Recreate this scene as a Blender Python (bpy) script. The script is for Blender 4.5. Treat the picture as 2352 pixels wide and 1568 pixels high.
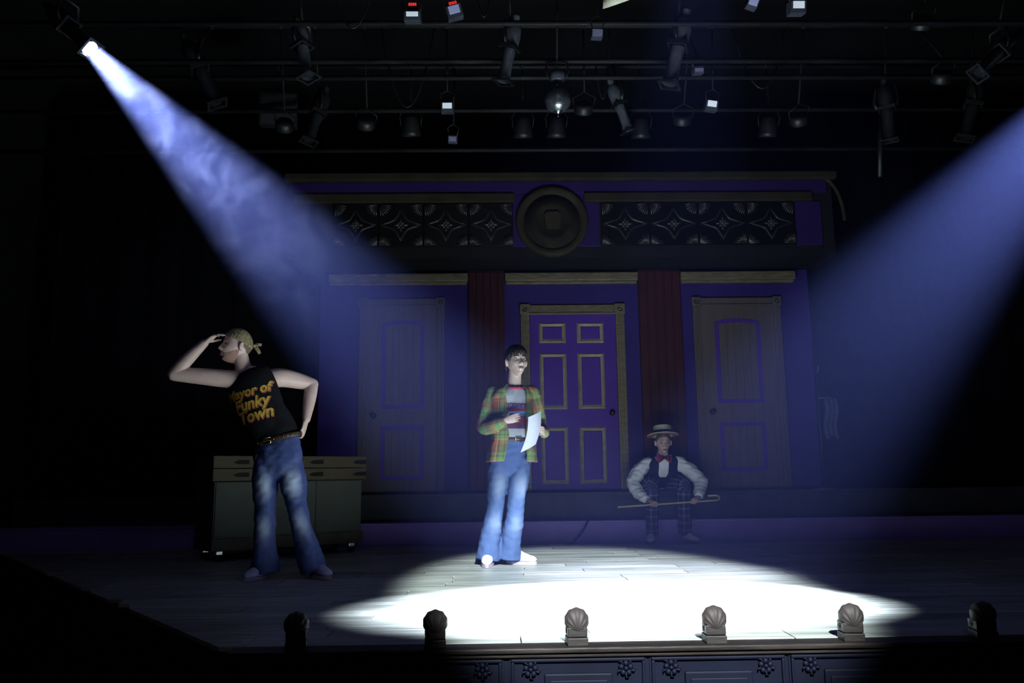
import bpy, bmesh, math, random
import numpy as np
from mathutils import Vector, Matrix, noise

for o in list(bpy.data.objects):
    bpy.data.objects.remove(o, do_unlink=True)
scene = bpy.context.scene
COL = scene.collection
PI = math.pi
random.seed(7)

# ------------------------------------------------------------------ camera
def make_camera():
    pitch, yaw, roll = math.radians(9.15), math.radians(1.2), math.radians(0.7)
    fwd = Vector((math.sin(yaw) * math.cos(pitch), math.cos(yaw) * math.cos(pitch), math.sin(pitch)))
    right = Vector((math.cos(yaw), -math.sin(yaw), 0))
    up = right.cross(fwd)
    r = right * math.cos(roll) - up * math.sin(roll)
    u = right * math.sin(roll) + up * math.cos(roll)
    cd = bpy.data.cameras.new('camera')
    cd.sensor_width = 36.0
    cd.lens = 1900.0 / 2352.0 * 36.0
    cd.clip_start, cd.clip_end = 0.05, 100
    co = bpy.data.objects.new('camera', cd)
    m = Matrix((r, u, -fwd)).transposed().to_4x4()
    m.translation = Vector((0, 0, 0.73))
    co.matrix_world = m
    COL.objects.link(co)
    scene.camera = co
make_camera()

# ------------------------------------------------------------------ world, exposure, sampling aids
w = bpy.data.worlds.new('world'); scene.world = w
w.use_nodes = True
bg = w.node_tree.nodes.get('Background')
bg.inputs['Color'].default_value = (0.004, 0.004, 0.010, 1)
bg.inputs['Strength'].default_value = 0.10
vs = scene.view_settings
vs.view_transform = 'Standard'; vs.look = 'None'; vs.exposure = 0.0; vs.gamma = 1.0
vs.use_curve_mapping = False
cy = scene.cycles
cy.use_denoising = True
try:
    cy.denoiser = 'OPENIMAGEDENOISE'
    cy.denoising_input_passes = 'RGB_ALBEDO_NORMAL'
except Exception:
    pass
cy.max_bounces = 4; cy.diffuse_bounces = 3; cy.glossy_bounces = 2; cy.volume_bounces = 0
cy.use_adaptive_sampling = True; cy.adaptive_threshold = 0.10; cy.adaptive_min_samples = 12
cy.use_guiding = True; cy.use_surface_guiding = True; cy.use_volume_guiding = False; cy.guiding_training_samples = 12
cy.transmission_bounces = 3; cy.transparent_max_bounces = 6
cy.sample_clamp_indirect = 6.0
cy.caustics_reflective = False; cy.caustics_refractive = False
cy.volume_step_rate = 4.0; cy.volume_max_steps = 256; cy.use_light_tree = True

# ------------------------------------------------------------------ lights (positions shared with their lamp housings)
SPOT_L = Vector((-3.126, 6.0, 4.037))
SPOT_R = Vector((5.29, 6.0, 4.29))
SPOT_F = Vector((0.85, -2.9, 4.75))
SPOT_T = Vector((1.30, 4.25, 4.85))
AIM_L = Vector((0.75, 5.0, 0)); AIM_R = Vector((0.85, 4.95, 0)); AIM_F = Vector((0.72, 5.2, 0)); AIM_T = Vector((1.15, 6.2, 0))

def spot(name, loc, aim, half_deg, blend, watts, color, radius, back=0.0):
    d = bpy.data.lights.new(name, 'SPOT')
    d.energy = watts; d.color = color
    d.spot_size = math.radians(2 * half_deg); d.spot_blend = blend
    d.shadow_soft_size = radius
    o = bpy.data.objects.new(name, d)
    o.location = loc - (aim - loc).normalized() * back   # the lamp sits behind its lens
    o.rotation_euler = (aim - loc).to_track_quat('-Z', 'Y').to_euler()
    COL.objects.link(o)
    return o
COOL = (0.74, 0.86, 1.0)
spot('side_spot_beam', SPOT_L, AIM_L, 9.1, 0.9, 92000, COOL, 0.02, 0.27)
spot('side_spot_beam', SPOT_R, AIM_R, 9.2, 0.9, 85000, COOL, 0.02, 0.27)
spot('front_spot_beam', SPOT_F, AIM_F, 8.5, 0.34, 13500, (0.84, 0.98, 0.98), 0.08)
spot('overhead_spot_beam', SPOT_T, AIM_T, 12.0, 0.8, 2600, (0.7, 0.75, 1.0), 0.08)
# added fill: unseen soft area light behind the camera, lifts the dark set
wd = bpy.data.lights.new('added_fill', 'AREA'); wd.shape = 'RECTANGLE'; wd.size = 5.0; wd.size_y = 1.0
wd.energy = 12; wd.color = (0.86, 0.84, 1.0)
wo = bpy.data.objects.new('added_fill', wd); wo.location = (0.6, -3.0, 5.2)
wo.rotation_euler = (Vector((0.7, 9.0, 2.2)) - wo.location).to_track_quat('-Z', 'Y').to_euler()
COL.objects.link(wo)

# ------------------------------------------------------------------ helpers
MATS = {}
def mat(name, base, rough=0.7, metal=0.0, var=0.0, scale=6.0, bump=0.0, bscale=40.0, stretch=(1, 1, 1), col2=None,
        emit=None, estr=0.0, per_object=0.0, spec=0.3, coords='Object', sheen=0.0):
    if name in MATS: return MATS[name]
    m = bpy.data.materials.new(name); m.use_nodes = True
    nt = m.node_tree; b = nt.nodes['Principled BSDF']
    b.inputs['Roughness'].default_value = rough
    b.inputs['Metallic'].default_value = metal
    b.inputs['Specular IOR Level'].default_value = spec
    if sheen: b.inputs['Sheen Weight'].default_value = sheen
    base4 = (*base, 1)
    b.inputs['Base Color'].default_value = base4
    tc = nt.nodes.new('ShaderNodeTexCoord'); mp = nt.nodes.new('ShaderNodeMapping')
    nt.links.new(tc.outputs[coords], mp.inputs['Vector']); mp.inputs['Scale'].default_value = stretch
    out = None
    if var > 0 or col2 is not None:
        n = nt.nodes.new('ShaderNodeTexNoise'); n.inputs['Scale'].default_value = scale
        n.inputs['Detail'].default_value = 5; n.inputs['Roughness'].default_value = 0.6
        nt.links.new(mp.outputs['Vector'], n.inputs['Vector'])
        r = nt.nodes.new('ShaderNodeValToRGB')
        r.color_ramp.elements[0].position = 0.32; r.color_ramp.elements[1].position = 0.68
        c2 = col2 if col2 is not None else tuple(c * (1 + var) for c in base)
        c1 = base if col2 is not None else tuple(c * (1 - var) for c in base)
        r.color_ramp.elements[0].color = (*c1, 1); r.color_ramp.elements[1].color = (*c2, 1)
        nt.links.new(n.outputs['Fac'], r.inputs['Fac'])
        out = r.outputs['Color']
    if per_object > 0:
        oi = nt.nodes.new('ShaderNodeObjectInfo')
        mr = nt.nodes.new('ShaderNodeMapRange')
        mr.inputs['To Min'].default_value = 1 - per_object; mr.inputs['To Max'].default_value = 1 + per_object
        nt.links.new(oi.outputs['Random'], mr.inputs['Value'])
        vm = nt.nodes.new('ShaderNodeVectorMath'); vm.operation = 'SCALE'
        if out is not None: nt.links.new(out, vm.inputs[0])
        else: vm.inputs[0].default_value = base
        nt.links.new(mr.outputs['Result'], vm.inputs['Scale'])
        out = vm.outputs['Vector']
        # shift the grain from piece to piece
        cb = nt.nodes.new('ShaderNodeCombineXYZ'); ml = nt.nodes.new('ShaderNodeMath'); ml.operation = 'MULTIPLY'
        ml.inputs[1].default_value = 37.0
        nt.links.new(oi.outputs['Random'], ml.inputs[0]); nt.links.new(ml.outputs[0], cb.inputs['Z'])
        nt.links.new(ml.outputs[0], cb.inputs['X'])
        nt.links.new(cb.outputs['Vector'], mp.inputs['Location'])
    if out is not None: nt.links.new(out, b.inputs['Base Color'])
    if bump > 0:
        n2 = nt.nodes.new('ShaderNodeTexNoise'); n2.inputs['Scale'].default_value = bscale; n2.inputs['Detail'].default_value = 4
        nt.links.new(mp.outputs['Vector'], n2.inputs['Vector'])
        bp = nt.nodes.new('ShaderNodeBump'); bp.inputs['Strength'].default_value = bump; bp.inputs['Distance'].default_value = 0.01
        nt.links.new(n2.outputs['Fac'], bp.inputs['Height']); nt.links.new(bp.outputs['Normal'], b.inputs['Normal'])
    if emit is not None:
        b.inputs['Emission Color'].default_value = (*emit, 1); b.inputs['Emission Strength'].default_value = estr
    MATS[name] = m
    return m

def obj(name, me, m=None, parent=None, loc=None, rot=None):
    o = bpy.data.objects.new(name, me); COL.objects.link(o)
    if m is not None and me is not None and not me.materials: me.materials.append(m)
    if parent is not None: o.parent = parent
    if loc is not None: o.location = loc
    if rot is not None: o.rotation_euler = rot
    return o
def tag(o, label, cat=None, group=None, kind=None):
    o['label'] = label
    if cat: o['category'] = cat
    if group: o['group'] = group
    if kind: o['kind'] = kind
    return o
def empty(name, loc=(0, 0, 0), rot=(0, 0, 0)):
    o = bpy.data.objects.new(name, None); COL.objects.link(o); o.location = loc; o.rotation_euler = rot
    o.empty_display_size = 0.05
    return o
def tree_copy(src, parent=None):
    c = src.copy(); COL.objects.link(c); c.parent = parent
    for ch in list(src.children): tree_copy(ch, c)
    return c

class MB:
    """collects shapes into one mesh"""
    def __init__(s): s.v = []; s.f = []; s.sm = []
    def add(s, vs, fs, smooth=False):
        k = len(s.v); s.v += [tuple(v) for v in vs]
        s.f += [tuple(i + k for i in f) for f in fs]; s.sm += [smooth] * len(fs); return s
    def box(s, x0, x1, y0, y1, z0, z1, M=None):
        vs = [Vector(p) for p in ((x0,y0,z0),(x1,y0,z0),(x1,y1,z0),(x0,y1,z0),(x0,y0,z1),(x1,y0,z1),(x1,y1,z1),(x0,y1,z1))]
        if M is not None: vs = [M @ v for v in vs]
        return s.add(vs, [(0,3,2,1),(4,5,6,7),(0,1,5,4),(1,2,6,5),(2,3,7,6),(3,0,4,7)])
    def bevbox(s, x0, x1, y0, y1, z0, z1, b=0.01, M=None):
        bm = bmesh.new(); bmesh.ops.create_cube(bm, size=1)
        for v in bm.verts:
            v.co = Vector((x0 if v.co.x < 0 else x1, y0 if v.co.y < 0 else y1, z0 if v.co.z < 0 else z1))
        bmesh.ops.bevel(bm, geom=list(bm.edges), offset=b, segments=2, affect='EDGES', profile=0.6)
        s.bm(bm, M); bm.free(); return s
    def bm(s, bm, M=None, smooth=False):
        bm.verts.index_update()
        vs = [(M @ v.co if M is not None else v.co.copy()) for v in bm.verts]
        return s.add(vs, [[v.index for v in f.verts] for f in bm.faces], smooth)
    def tube(s, pts, rad, n=12, cap=True, smooth=True, flat=None):
        """rad: float or list of float/(a,b); frames by parallel transport; flat = hint for the b axis"""
        pts = [Vector(p) for p in pts]; k = len(pts)
        if not isinstance(rad, (list, tuple)): rad = [rad] * k
        rr = [(r if isinstance(r, (list, tuple)) else (r, r)) for r in rad]
        T = []
        for i in range(k):
            a = pts[max(i - 1, 0)]; b = pts[min(i + 1, k - 1)]; t = (b - a)
            T.append(t.normalized() if t.length > 1e-9 else Vector((0, 0, 1)))
        if flat is None:
            ref = Vector((0, 0, 1)) if abs(T[0].z) < 0.9 else Vector((0, 1, 0))
        else: ref = Vector(flat)
        B = (ref - T[0] * ref.dot(T[0])).normalized()
        vs = []; 
        for i in range(k):
            if flat is not None: ref = Vector(flat); B2 = ref - T[i] * ref.dot(T[i])
            else: B2 = B - T[i] * B.dot(T[i])
            if B2.length > 1e-6: B = B2.normalized()
            A = B.cross(T[i])
            for j in range(n):
                th = 2 * PI * j / n
                vs.append(pts[i] + A * (rr[i][0] * math.cos(th)) + B * (rr[i][1] * math.sin(th)))
        fs = []
        for i in range(k - 1):
            for j in range(n):
                a = i * n + j; b = i * n + (j + 1) % n
                fs.append((a, b, b + n, a + n))
        if cap:
            fs.append(tuple(range(n - 1, -1, -1))); fs.append(tuple(range((k - 1) * n, k * n)))
        return s.add(vs, fs, smooth)
    def cyl(s, p0, p1, r0, r1=None, n=20, smooth=True):
        return s.tube([p0, p1], [r0, r0 if r1 is None else r1], n, True, smooth)
    def lathe(s, prof, n=24, M=None, smooth=True, a0=0.0, a1=2 * PI):
        """prof: (r, z) list, around local Z"""
        full = abs(a1 - a0 - 2 * PI) < 1e-6
        k = len(prof); m = n if full else n + 1; vs = []
        for r, z in prof:
            for j in range(m):
                th = a0 + (a1 - a0) * j / n
                v = Vector((r * math.cos(th), r * math.sin(th), z))
                vs.append(M @ v if M is not None else v)
        fs = []
        for i in range(k - 1):
            for j in range(n):
                a = i * m + j; b = i * m + (j + 1) % m
                fs.append((a, b, b + m, a + m))
        return s.add(vs, fs, smooth)
    def ball(s, c, r, n=16, M=None):
        bm = bmesh.new(); bmesh.ops.create_uvsphere(bm, u_segments=n, v_segments=max(6, n // 2), radius=1.0)
        R = r if isinstance(r, (tuple, list)) else (r, r, r)
        T = Matrix.Translation(Vector(c)) @ (M.to_4x4() if M is not None else Matrix.Identity(4)) @ Matrix.Diagonal((*R, 1))
        s.bm(bm, T, True); bm.free(); return s
    def prism(s, poly, y0, y1, M=None):
        """poly in (x,z), extruded along y; counter-clockwise seen from -y"""
        k = len(poly)
        vs = [Vector((x, y0, z)) for x, z in poly] + [Vector((x, y1, z)) for x, z in poly]
        if M is not None: vs = [M @ v for v in vs]
        fs = [tuple(range(k)), tuple(range(2 * k - 1, k - 1, -1))]
        for i in range(k):
            j = (i + 1) % k; fs.append((i, i + k, j + k, j))
        return s.add(vs, fs)
    def mesh(s, name='mesh'):
        me = bpy.data.meshes.new(name); me.from_pydata(s.v, [], s.f)
        me.polygons.foreach_set('use_smooth', s.sm); me.update()
        return me
    def build(s, name, m, parent=None, loc=None, rot=None):
        return obj(name, s.mesh(name), m, parent, loc, rot)

def aim_matrix(loc, aim, roll_up=(0, 0, 1)):
    """local -Z looks at aim"""
    q = (Vector(aim) - Vector(loc)).to_track_quat('-Z', 'Y')
    return Matrix.Translation(Vector(loc)) @ q.to_matrix().to_4x4()

# ------------------------------------------------------------------ materials of the setting
M_black = mat('black_paint', (0.005, 0.005, 0.0065), 0.75, var=0.3, scale=3)
M_blackmetal = mat('black_metal', (0.0065, 0.007, 0.0085), 0.5, 0.0, var=0.2, scale=8, spec=0.5)
M_greymetal = mat('worn_grey_metal', (0.10, 0.107, 0.135), 0.38, 0.2, var=0.35, scale=12, spec=0.5)
M_chrome = mat('chrome', (0.7, 0.7, 0.72), 0.2, 1.0)
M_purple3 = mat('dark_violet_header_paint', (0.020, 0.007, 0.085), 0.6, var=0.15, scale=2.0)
M_purple = mat('purple_paint', (0.075, 0.024, 0.30), 0.55, var=0.12, scale=2.5, bump=0.08, bscale=60)
M_purple2 = mat('deep_violet_paint', (0.028, 0.013, 0.15), 0.6, var=0.15, scale=2.0)
M_gold = mat('dull_gold_paint', (0.165, 0.135, 0.088), 0.42, 0.1, var=0.35, scale=9, stretch=(1, 1, 6), bump=0.1, bscale=50)
M_olive = mat('olive_bronze_paint', (0.030, 0.024, 0.015), 0.7, 0.0, var=0.25, scale=5, spec=0.15)
M_red = mat('oxblood_paint', (0.040, 0.006, 0.010), 0.6, var=0.2, scale=3)
M_taupe = mat('taupe_door_paint', (0.10, 0.078, 0.080), 0.6, var=0.12, scale=4, stretch=(6, 1, 0.6), bump=0.15, bscale=20)
M_tin = mat('black_tin', (0.008, 0.008, 0.009), 0.26, 0.4, var=0.3, scale=10, spec=0.6)
M_tinhi = mat('worn_tin_relief', (0.05, 0.047, 0.046), 0.28, 0.4, var=0.4, scale=14, spec=0.6)
M_bluepanel = mat('navy_panel_paint', (0.0025, 0.003, 0.010), 0.6, var=0.2, scale=4, spec=0.12)
M_lip = mat('worn_brown_lip', (0.018, 0.013, 0.012), 0.5, spec=0.15, var=0.5, scale=7, stretch=(0.6, 6, 6), bump=0.15, bscale=30)
M_plank = mat('weathered_grey_plank', (0.23, 0.24, 0.22), 0.40, spec=0.55, scale=3.2, stretch=(0.55, 6, 1), col2=(0.54, 0.55, 0.51), per_object=0.22, bump=0.12, bscale=14)
M_step = mat('black_step_paint', (0.045, 0.045, 0.058), 0.6, var=0.25, scale=3)
M_riser = mat('violet_riser_paint', (0.32, 0.21, 0.66), 0.5, var=0.12, scale=2)

def struct(name, mb, m, label, cat):
    o = mb.build(name, m); tag(o, label, cat, kind='structure'); return o

# ------------------------------------------------------------------ room shell
struct('wall_left', MB().box(-5.9, -5.7, -7, 10.6, -1.2, 6.2), M_black, 'black painted side wall left of the stage', 'wall')
struct('wall_right', MB().box(7.2, 7.4, -7, 10.6, -1.2, 6.2), M_black, 'black painted side wall right of the stage', 'wall')
struct('wall_rear', MB().box(-5.9, 7.4, 10.4, 10.6, -1.2, 6.2), M_black, 'black masking wall behind the painted stage front', 'wall')
struct('ceiling', MB().box(-5.9, 7.4, -7, 10.6, 6.0, 6.2), M_black, 'black ceiling above the lighting grid', 'ceiling')
struct('floor_house', MB().box(-5.9, 7.4, -7, 10.6, -1.2, -1.0), mat('dark_purple_carpet', (0.02, 0.012, 0.05), 0.95, var=0.3, scale=30), 'dark purple carpeted floor of the seating area', 'floor')

# stage floor: dark deck with planks laid on it
def edge_left(y):   # slanting left edge of the apron
    return -1.127 - (y - 3.682) * 0.774
def edge_right(y):
    return 2.62 + (y - 3.682) * 0.774
Y0, Y1 = 3.82, 9.02
deck = MB()
poly = [(edge_left(Y0), Y0), (edge_right(Y0), Y0), (6.9, 9.2), (6.9, 10.4), (-5.4, 10.4), (edge_left(9.2), 9.2)]
k = len(poly)
deck.add([(x, y, -0.02) for x, y in poly] + [(x, y, -1.0) for x, y in poly],
         [tuple(range(k)), tuple(range(2 * k - 1, k - 1, -1))] + [(i + k, (i + 1) % k + k, (i + 1) % k, i) for i in range(k)])
floor = struct('floor', deck, M_black, 'grey weathered plank stage floor with a slanting left edge', 'floor')
rw, ln, gap = 0.19, 1.22, 0.003
y = Y0; row = 0
while y < Y1 - 0.02:
    ya, yb = y, min(y + rw, Y1)
    off = random.random() * ln
    x = -5.6 - off
    while x < 7.5:
        xa, xb = x + gap, x + ln - gap
        La, Lb = edge_left(ya) + 0.01, edge_left(yb) + 0.01
        Ra, Rb = edge_right(ya) - 0.01, edge_right(yb) - 0.01
        a0, a1 = max(xa, La), max(xa, Lb); b0, b1 = min(xb, Ra), min(xb, Rb)
        if b0 - a0 > 0.03 and b1 - a1 > 0.03:
            zt = random.uniform(-0.0012, 0.0)
            cx, cyy = (a0 + b0) / 2, (ya + yb) / 2
            V = [(a0 - cx, ya + gap / 2 - cyy, -0.02), (b0 - cx, ya + gap / 2 - cyy, -0.02), (b1 - cx, yb - gap / 2 - cyy, -0.02), (a1 - cx, yb - gap / 2 - cyy, -0.02)]
            V += [(p[0], p[1], zt) for p in V]
            MB().add(V, [(0, 3, 2, 1), (4, 5, 6, 7), (0, 1, 5, 4), (1, 2, 6, 5), (2, 3, 7, 6), (3, 0, 4, 7)]).build('plank', M_plank, floor, (cx, cyy, 0))
        x += ln
    y += rw; row += 1

# steps in front of the painted wall
st = struct('step_riser', MB().box(-5.3, 6.8, 9.02, 9.42, -0.02, 0.232), M_riser, 'low violet painted stage step below the doors', 'step')
st2 = struct('step_platform', MB().box(-5.3, 6.8, 9.36, 10.3, 0.20, 0.525), M_step, 'black upper step that the three doors stand on', 'step')
MB().bevbox(-5.3, 6.8, 9.345, 9.40, 0.50, 0.53, 0.006).build('nosing', M_step, st2)
MB().bevbox(-5.3, 6.8, 9.005, 9.06, 0.212, 0.236, 0.006).build('nosing', M_riser, st)

# painted facade wall
FY = 9.6
fac = struct('wall_back', MB().box(-2.05, 3.75, FY, FY + 0.12, 0.525, 3.12), M_purple2, 'violet painted stage wall with three doors', 'wall')
for xa, xb in ((-1.95, -0.313), (0.125, 1.70), (2.21, 3.58)):
    g = MB().bevbox(xa, xb, FY - 0.09, FY, 2.985, 3.085, 0.012)
    lt = g.build('lintel', M_gold, fac)
    MB().bevbox(xa + 0.01, xb - 0.01, FY - 0.055, FY, 2.955, 2.988, 0.008).build('lintel_moulding', M_gold, lt)
for xa, xb in ((-0.305, 0.118), (1.705, 2.205)):
    p = MB().box(xa, xb, FY - 0.05, FY, 0.525, 3.12).build('pilaster', M_red, fac)
    wdt = (xb - xa) / 5
    for i in range(5):
        MB().bevbox(xa + i * wdt + 0.008, xa + (i + 1) * wdt - 0.008, FY - 0.068, FY - 0.04, 0.56, 3.10, 0.006).build('board', M_red, p)

# doors ------------------------------------------------------------
def moulding_frame(x0, x1, z0, z1, wd, y_out, proud, m, parent, name='panel_moulding', arch=0.0):
    """four mitred mouldings with a raised ridge"""
    o = [(x0, z0), (x1, z0), (x1, z1), (x0, z1)]
    i_ = [(x0 + wd, z0 + wd), (x1 - wd, z0 + wd), (x1 - wd, z1 - wd), (x0 + wd, z1 - wd)]
    md = [((a[0] * 0.62 + b[0] * 0.38), (a[1] * 0.62 + b[1] * 0.38)) for a, b in zip(o, i_)]
    for k in range(4):
        j = (k + 1) % 4
        V = [(o[k][0], y_out, o[k][1]), (o[j][0], y_out, o[j][1]), (md[j][0], y_out - proud, md[j][1]), (md[k][0], y_out - proud, md[k][1]),
             (i_[j][0], y_out - 0.002, i_[j][1]), (i_[k][0], y_out - 0.002, i_[k][1])]
        MB().add(V, [(0, 1, 2, 3), (3, 2, 4, 5), (0, 3, 5), (1, 4, 2), (0, 5, 4, 1)]).build(name, m, parent)
def casing(door, x0, x1, z0, z1, wd, m, corner):
    for a, b in ((x0, x0 + wd), (x1 - wd, x1)):
        c = MB().bevbox(a, b, FY - 0.035, FY, z0, z1 - corner, 0.006).build('casing', m, door)
        MB().bevbox(a + wd * 0.22, a + wd * 0.42, FY - 0.047, FY - 0.03, z0, z1 - corner, 0.004).build('casing_bead', m, c)
        MB().bevbox(a + wd * 0.62, a + wd * 0.80, FY - 0.047, FY - 0.03, z0, z1 - corner, 0.004).build('casing_bead', m, c)
        cb = MB().bevbox(a - 0.008, b + 0.008, FY - 0.05, FY, z1 - corner, z1 + 0.008, 0.006).build('corner_block', m, door)
        Mx = Matrix.Translation(((a + b) / 2, FY - 0.05, z1 - corner / 2)) @ Matrix.Rotation(PI / 2, 4, 'X')
        MB().lathe([(0.0, 0.012), (0.012, 0.010), (0.016, 0.0), (0.024, 0.0), (0.030, 0.010), (0.037, 0.008), (0.040, 0.0)], 20, Mx).build('bullseye', m, cb)
    hd = MB().bevbox(x0 + wd, x1 - wd, FY - 0.038, FY, z1 - wd, z1 - 0.004, 0.006).build('head_casing', m, door)
    MB().bevbox(x0 + wd, x1 - wd, FY - 0.055, FY - 0.03, z1 - wd * 1.16, z1 - wd * 0.94, 0.005).build('casing_bead', m, hd)
def knob(door, x, z, m):
    Mx = Matrix.Translation((x, FY - 0.02, z)) @ Matrix.Rotation(PI / 2, 4, 'X')
    MB().lathe([(0.0, 0.075), (0.018, 0.073), (0.028, 0.062), (0.030, 0.050), (0.022, 0.036), (0.012, 0.028), (0.012, 0.008), (0.032, 0.006), (0.034, 0.0)], 20, Mx).build('door_knob', m, door)

DZ = 0.527
d2 = empty('door_2', (0, 0, 0)); tag(d2, 'purple six-panel door with dull gold mouldings in the middle bay', 'door', kind='structure')
MB().bevbox(0.412, 1.424, FY - 0.022, FY, DZ, 2.606, 0.004).build('door_slab', M_purple, d2)
casing(d2, 0.306, 1.530, DZ, 2.706, 0.104, M_gold, 0.115)
for (xa, xb, za, zb) in ((0.517, 0.833, 2.250, 2.492), (0.965, 1.280, 2.248, 2.490), (0.520, 0.835, 1.472, 2.129), (0.966, 1.279, 1.475, 2.127), (0.524, 0.836, 0.619, 1.268), (0.966, 1.275, 0.621, 1.266)):
    moulding_frame(xa, xb, za, zb, 0.045, FY - 0.022, 0.024, mat('pale_gold_moulding', (0.40, 0.35, 0.25), 0.4, 0.1, var=0.2, scale=9), d2)
    MB().bevbox(xa + 0.05, xb - 0.05, FY - 0.030, FY - 0.02, za + 0.05, zb - 0.05, 0.006).build('door_panel', M_purple, d2)
knob(d2, 1.352, 1.426, M_blackmetal)

def taupe_door(name, label, cx0, cx1, zt, px0, px1, kx, kz, pz):
    d = empty(name); tag(d, label, 'door', kind='structure')
    wd = 0.088
    MB().bevbox(cx0 + wd, cx1 - wd, FY - 0.018, FY, DZ, zt - wd, 0.004).build('door_slab', M_taupe, d)
    casing(d, cx0, cx1, DZ, zt, wd, M_taupe, 0.10)
    for q, (za, zb, arch) in enumerate(pz):
        bw = 0.045
        n = 10
        def top(x, base): 
            t = (x - px0) / (px1 - px0) * 2 - 1
            return base + arch * (1 - t * t)
        # violet band: frame with arched head, four pieces
        MB().box(px0, px0 + bw, FY - 0.024, FY - 0.014, za, zb - bw).build('painted_band', M_purple, d)
        MB().box(px1 - bw, px1, FY - 0.024, FY - 0.014, za, zb - bw).build('painted_band', M_purple, d)
        MB().box(px0 + bw, px1 - bw, FY - 0.024, FY - 0.014, za, za + bw).build('painted_band', M_purple, d)
        xs = [px0 + (px1 - px0) * i / n for i in range(n + 1)]
        pl = [(x, top(x, zb) - bw) for x in xs] + [(x, top(x, zb)) for x in reversed(xs)]
        hb = MB()
        for i in range(n):
            a, b = xs[i], xs[i + 1]
            hb.prism([(a, top(a, zb) - bw), (b, top(b, zb) - bw), (b, top(b, zb)), (a, top(a, zb))], FY - 0.024, FY - 0.014)
        hb.build('painted_band', M_purple, d)
        nb = 5; bx0, bx1 = px0 + bw, px1 - bw; s = (bx1 - bx0) / nb
        for i in range(nb):
            a, b = bx0 + i * s + 0.003, bx0 + (i + 1) * s - 0.003
            MB().prism([(a, za + bw), (b, za + bw), (b, top(b, zb) - bw), (a, top(a, zb) - bw)], FY - 0.027, FY - 0.012).build('board', M_taupe, d)
    knob(d, kx, kz, M_blackmetal)
taupe_door('door_1', 'taupe door with an arched violet-banded panel in the left bay', -1.588, -0.592, 2.795, -1.322, -0.824, -1.404, 1.42, ((1.50, 2.50, 0.035), (0.686, 1.30, 0.0)))
taupe_door('door_3', 'taupe door with an arched violet-banded panel in the right bay', 2.345, 3.395, 2.778, 2.597, 3.135, 2.52, 1.423, ((1.525, 2.49, 0.035), (0.74, 1.30, 0.0)))

# header with the tin tile frieze -----------------------------------
HY = 9.0
hd = struct('wall_header', MB().box(-2.30, 3.86, HY, FY + 0.12, 3.13, 4.10), M_black, 'dark header above the doors with tin tile frieze and round medallion', 'wall')
MB().bevbox(-2.34, 3.90, HY - 0.10, HY + 0.02, 4.012, 4.098, 0.014).build('cornice', M_olive, hd)
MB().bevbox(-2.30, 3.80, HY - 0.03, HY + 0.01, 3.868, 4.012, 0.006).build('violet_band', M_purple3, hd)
for xa, xb in ((-2.25, 0.235), (1.02, 3.62)):
    MB().bevbox(xa, xb, HY - 0.06, HY + 0.01, 3.765, 3.868, 0.012).build('frieze_rail', M_olive, hd)
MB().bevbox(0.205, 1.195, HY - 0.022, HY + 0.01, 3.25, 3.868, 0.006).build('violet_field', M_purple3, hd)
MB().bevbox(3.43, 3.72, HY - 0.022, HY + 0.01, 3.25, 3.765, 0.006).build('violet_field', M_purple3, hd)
# curved bracket at the right end
pts = []
br = MB()
arc = [(3.72 + 0.26 * math.sin(t), 4.05 - 0.52 * (1 - math.cos(t))) for t in [PI / 2 * i / 10 for i in range(11)]]
br.tube([(x, HY - 0.03, z) for x, z in arc], 0.022, 8).build('scroll_bracket', M_olive, hd)
# medallion
Mm = Matrix.Translation((0.655, HY - 0.02, 3.535)) @ Matrix.Rotation(PI / 2, 4, 'X')
md = MB().lathe([(0.405, -0.01), (0.405, 0.05), (0.385, 0.062), (0.34, 0.058), (0.318, 0.035), (0.31, 0.02), (0.0, 0.02)], 56, Mm).build('medallion', M_olive, hd)
MB().lathe([(0.315, 0.015), (0.315, 0.03), (0.22, 0.034), (0.20, 0.05), (0.18, 0.034), (0.0, 0.036)], 48, Mm).build('medallion_disc', mat('dark_olive', (0.018, 0.015, 0.010), 0.75, var=0.3, scale=6, spec=0.1), md)
MB().prism([(0.59, 3.44), (0.73, 3.44), (0.755, 3.60), (0.72, 3.64), (0.60, 3.64), (0.565, 3.60)], HY - 0.085, HY - 0.03).build('keystone', M_olive, md)
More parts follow.
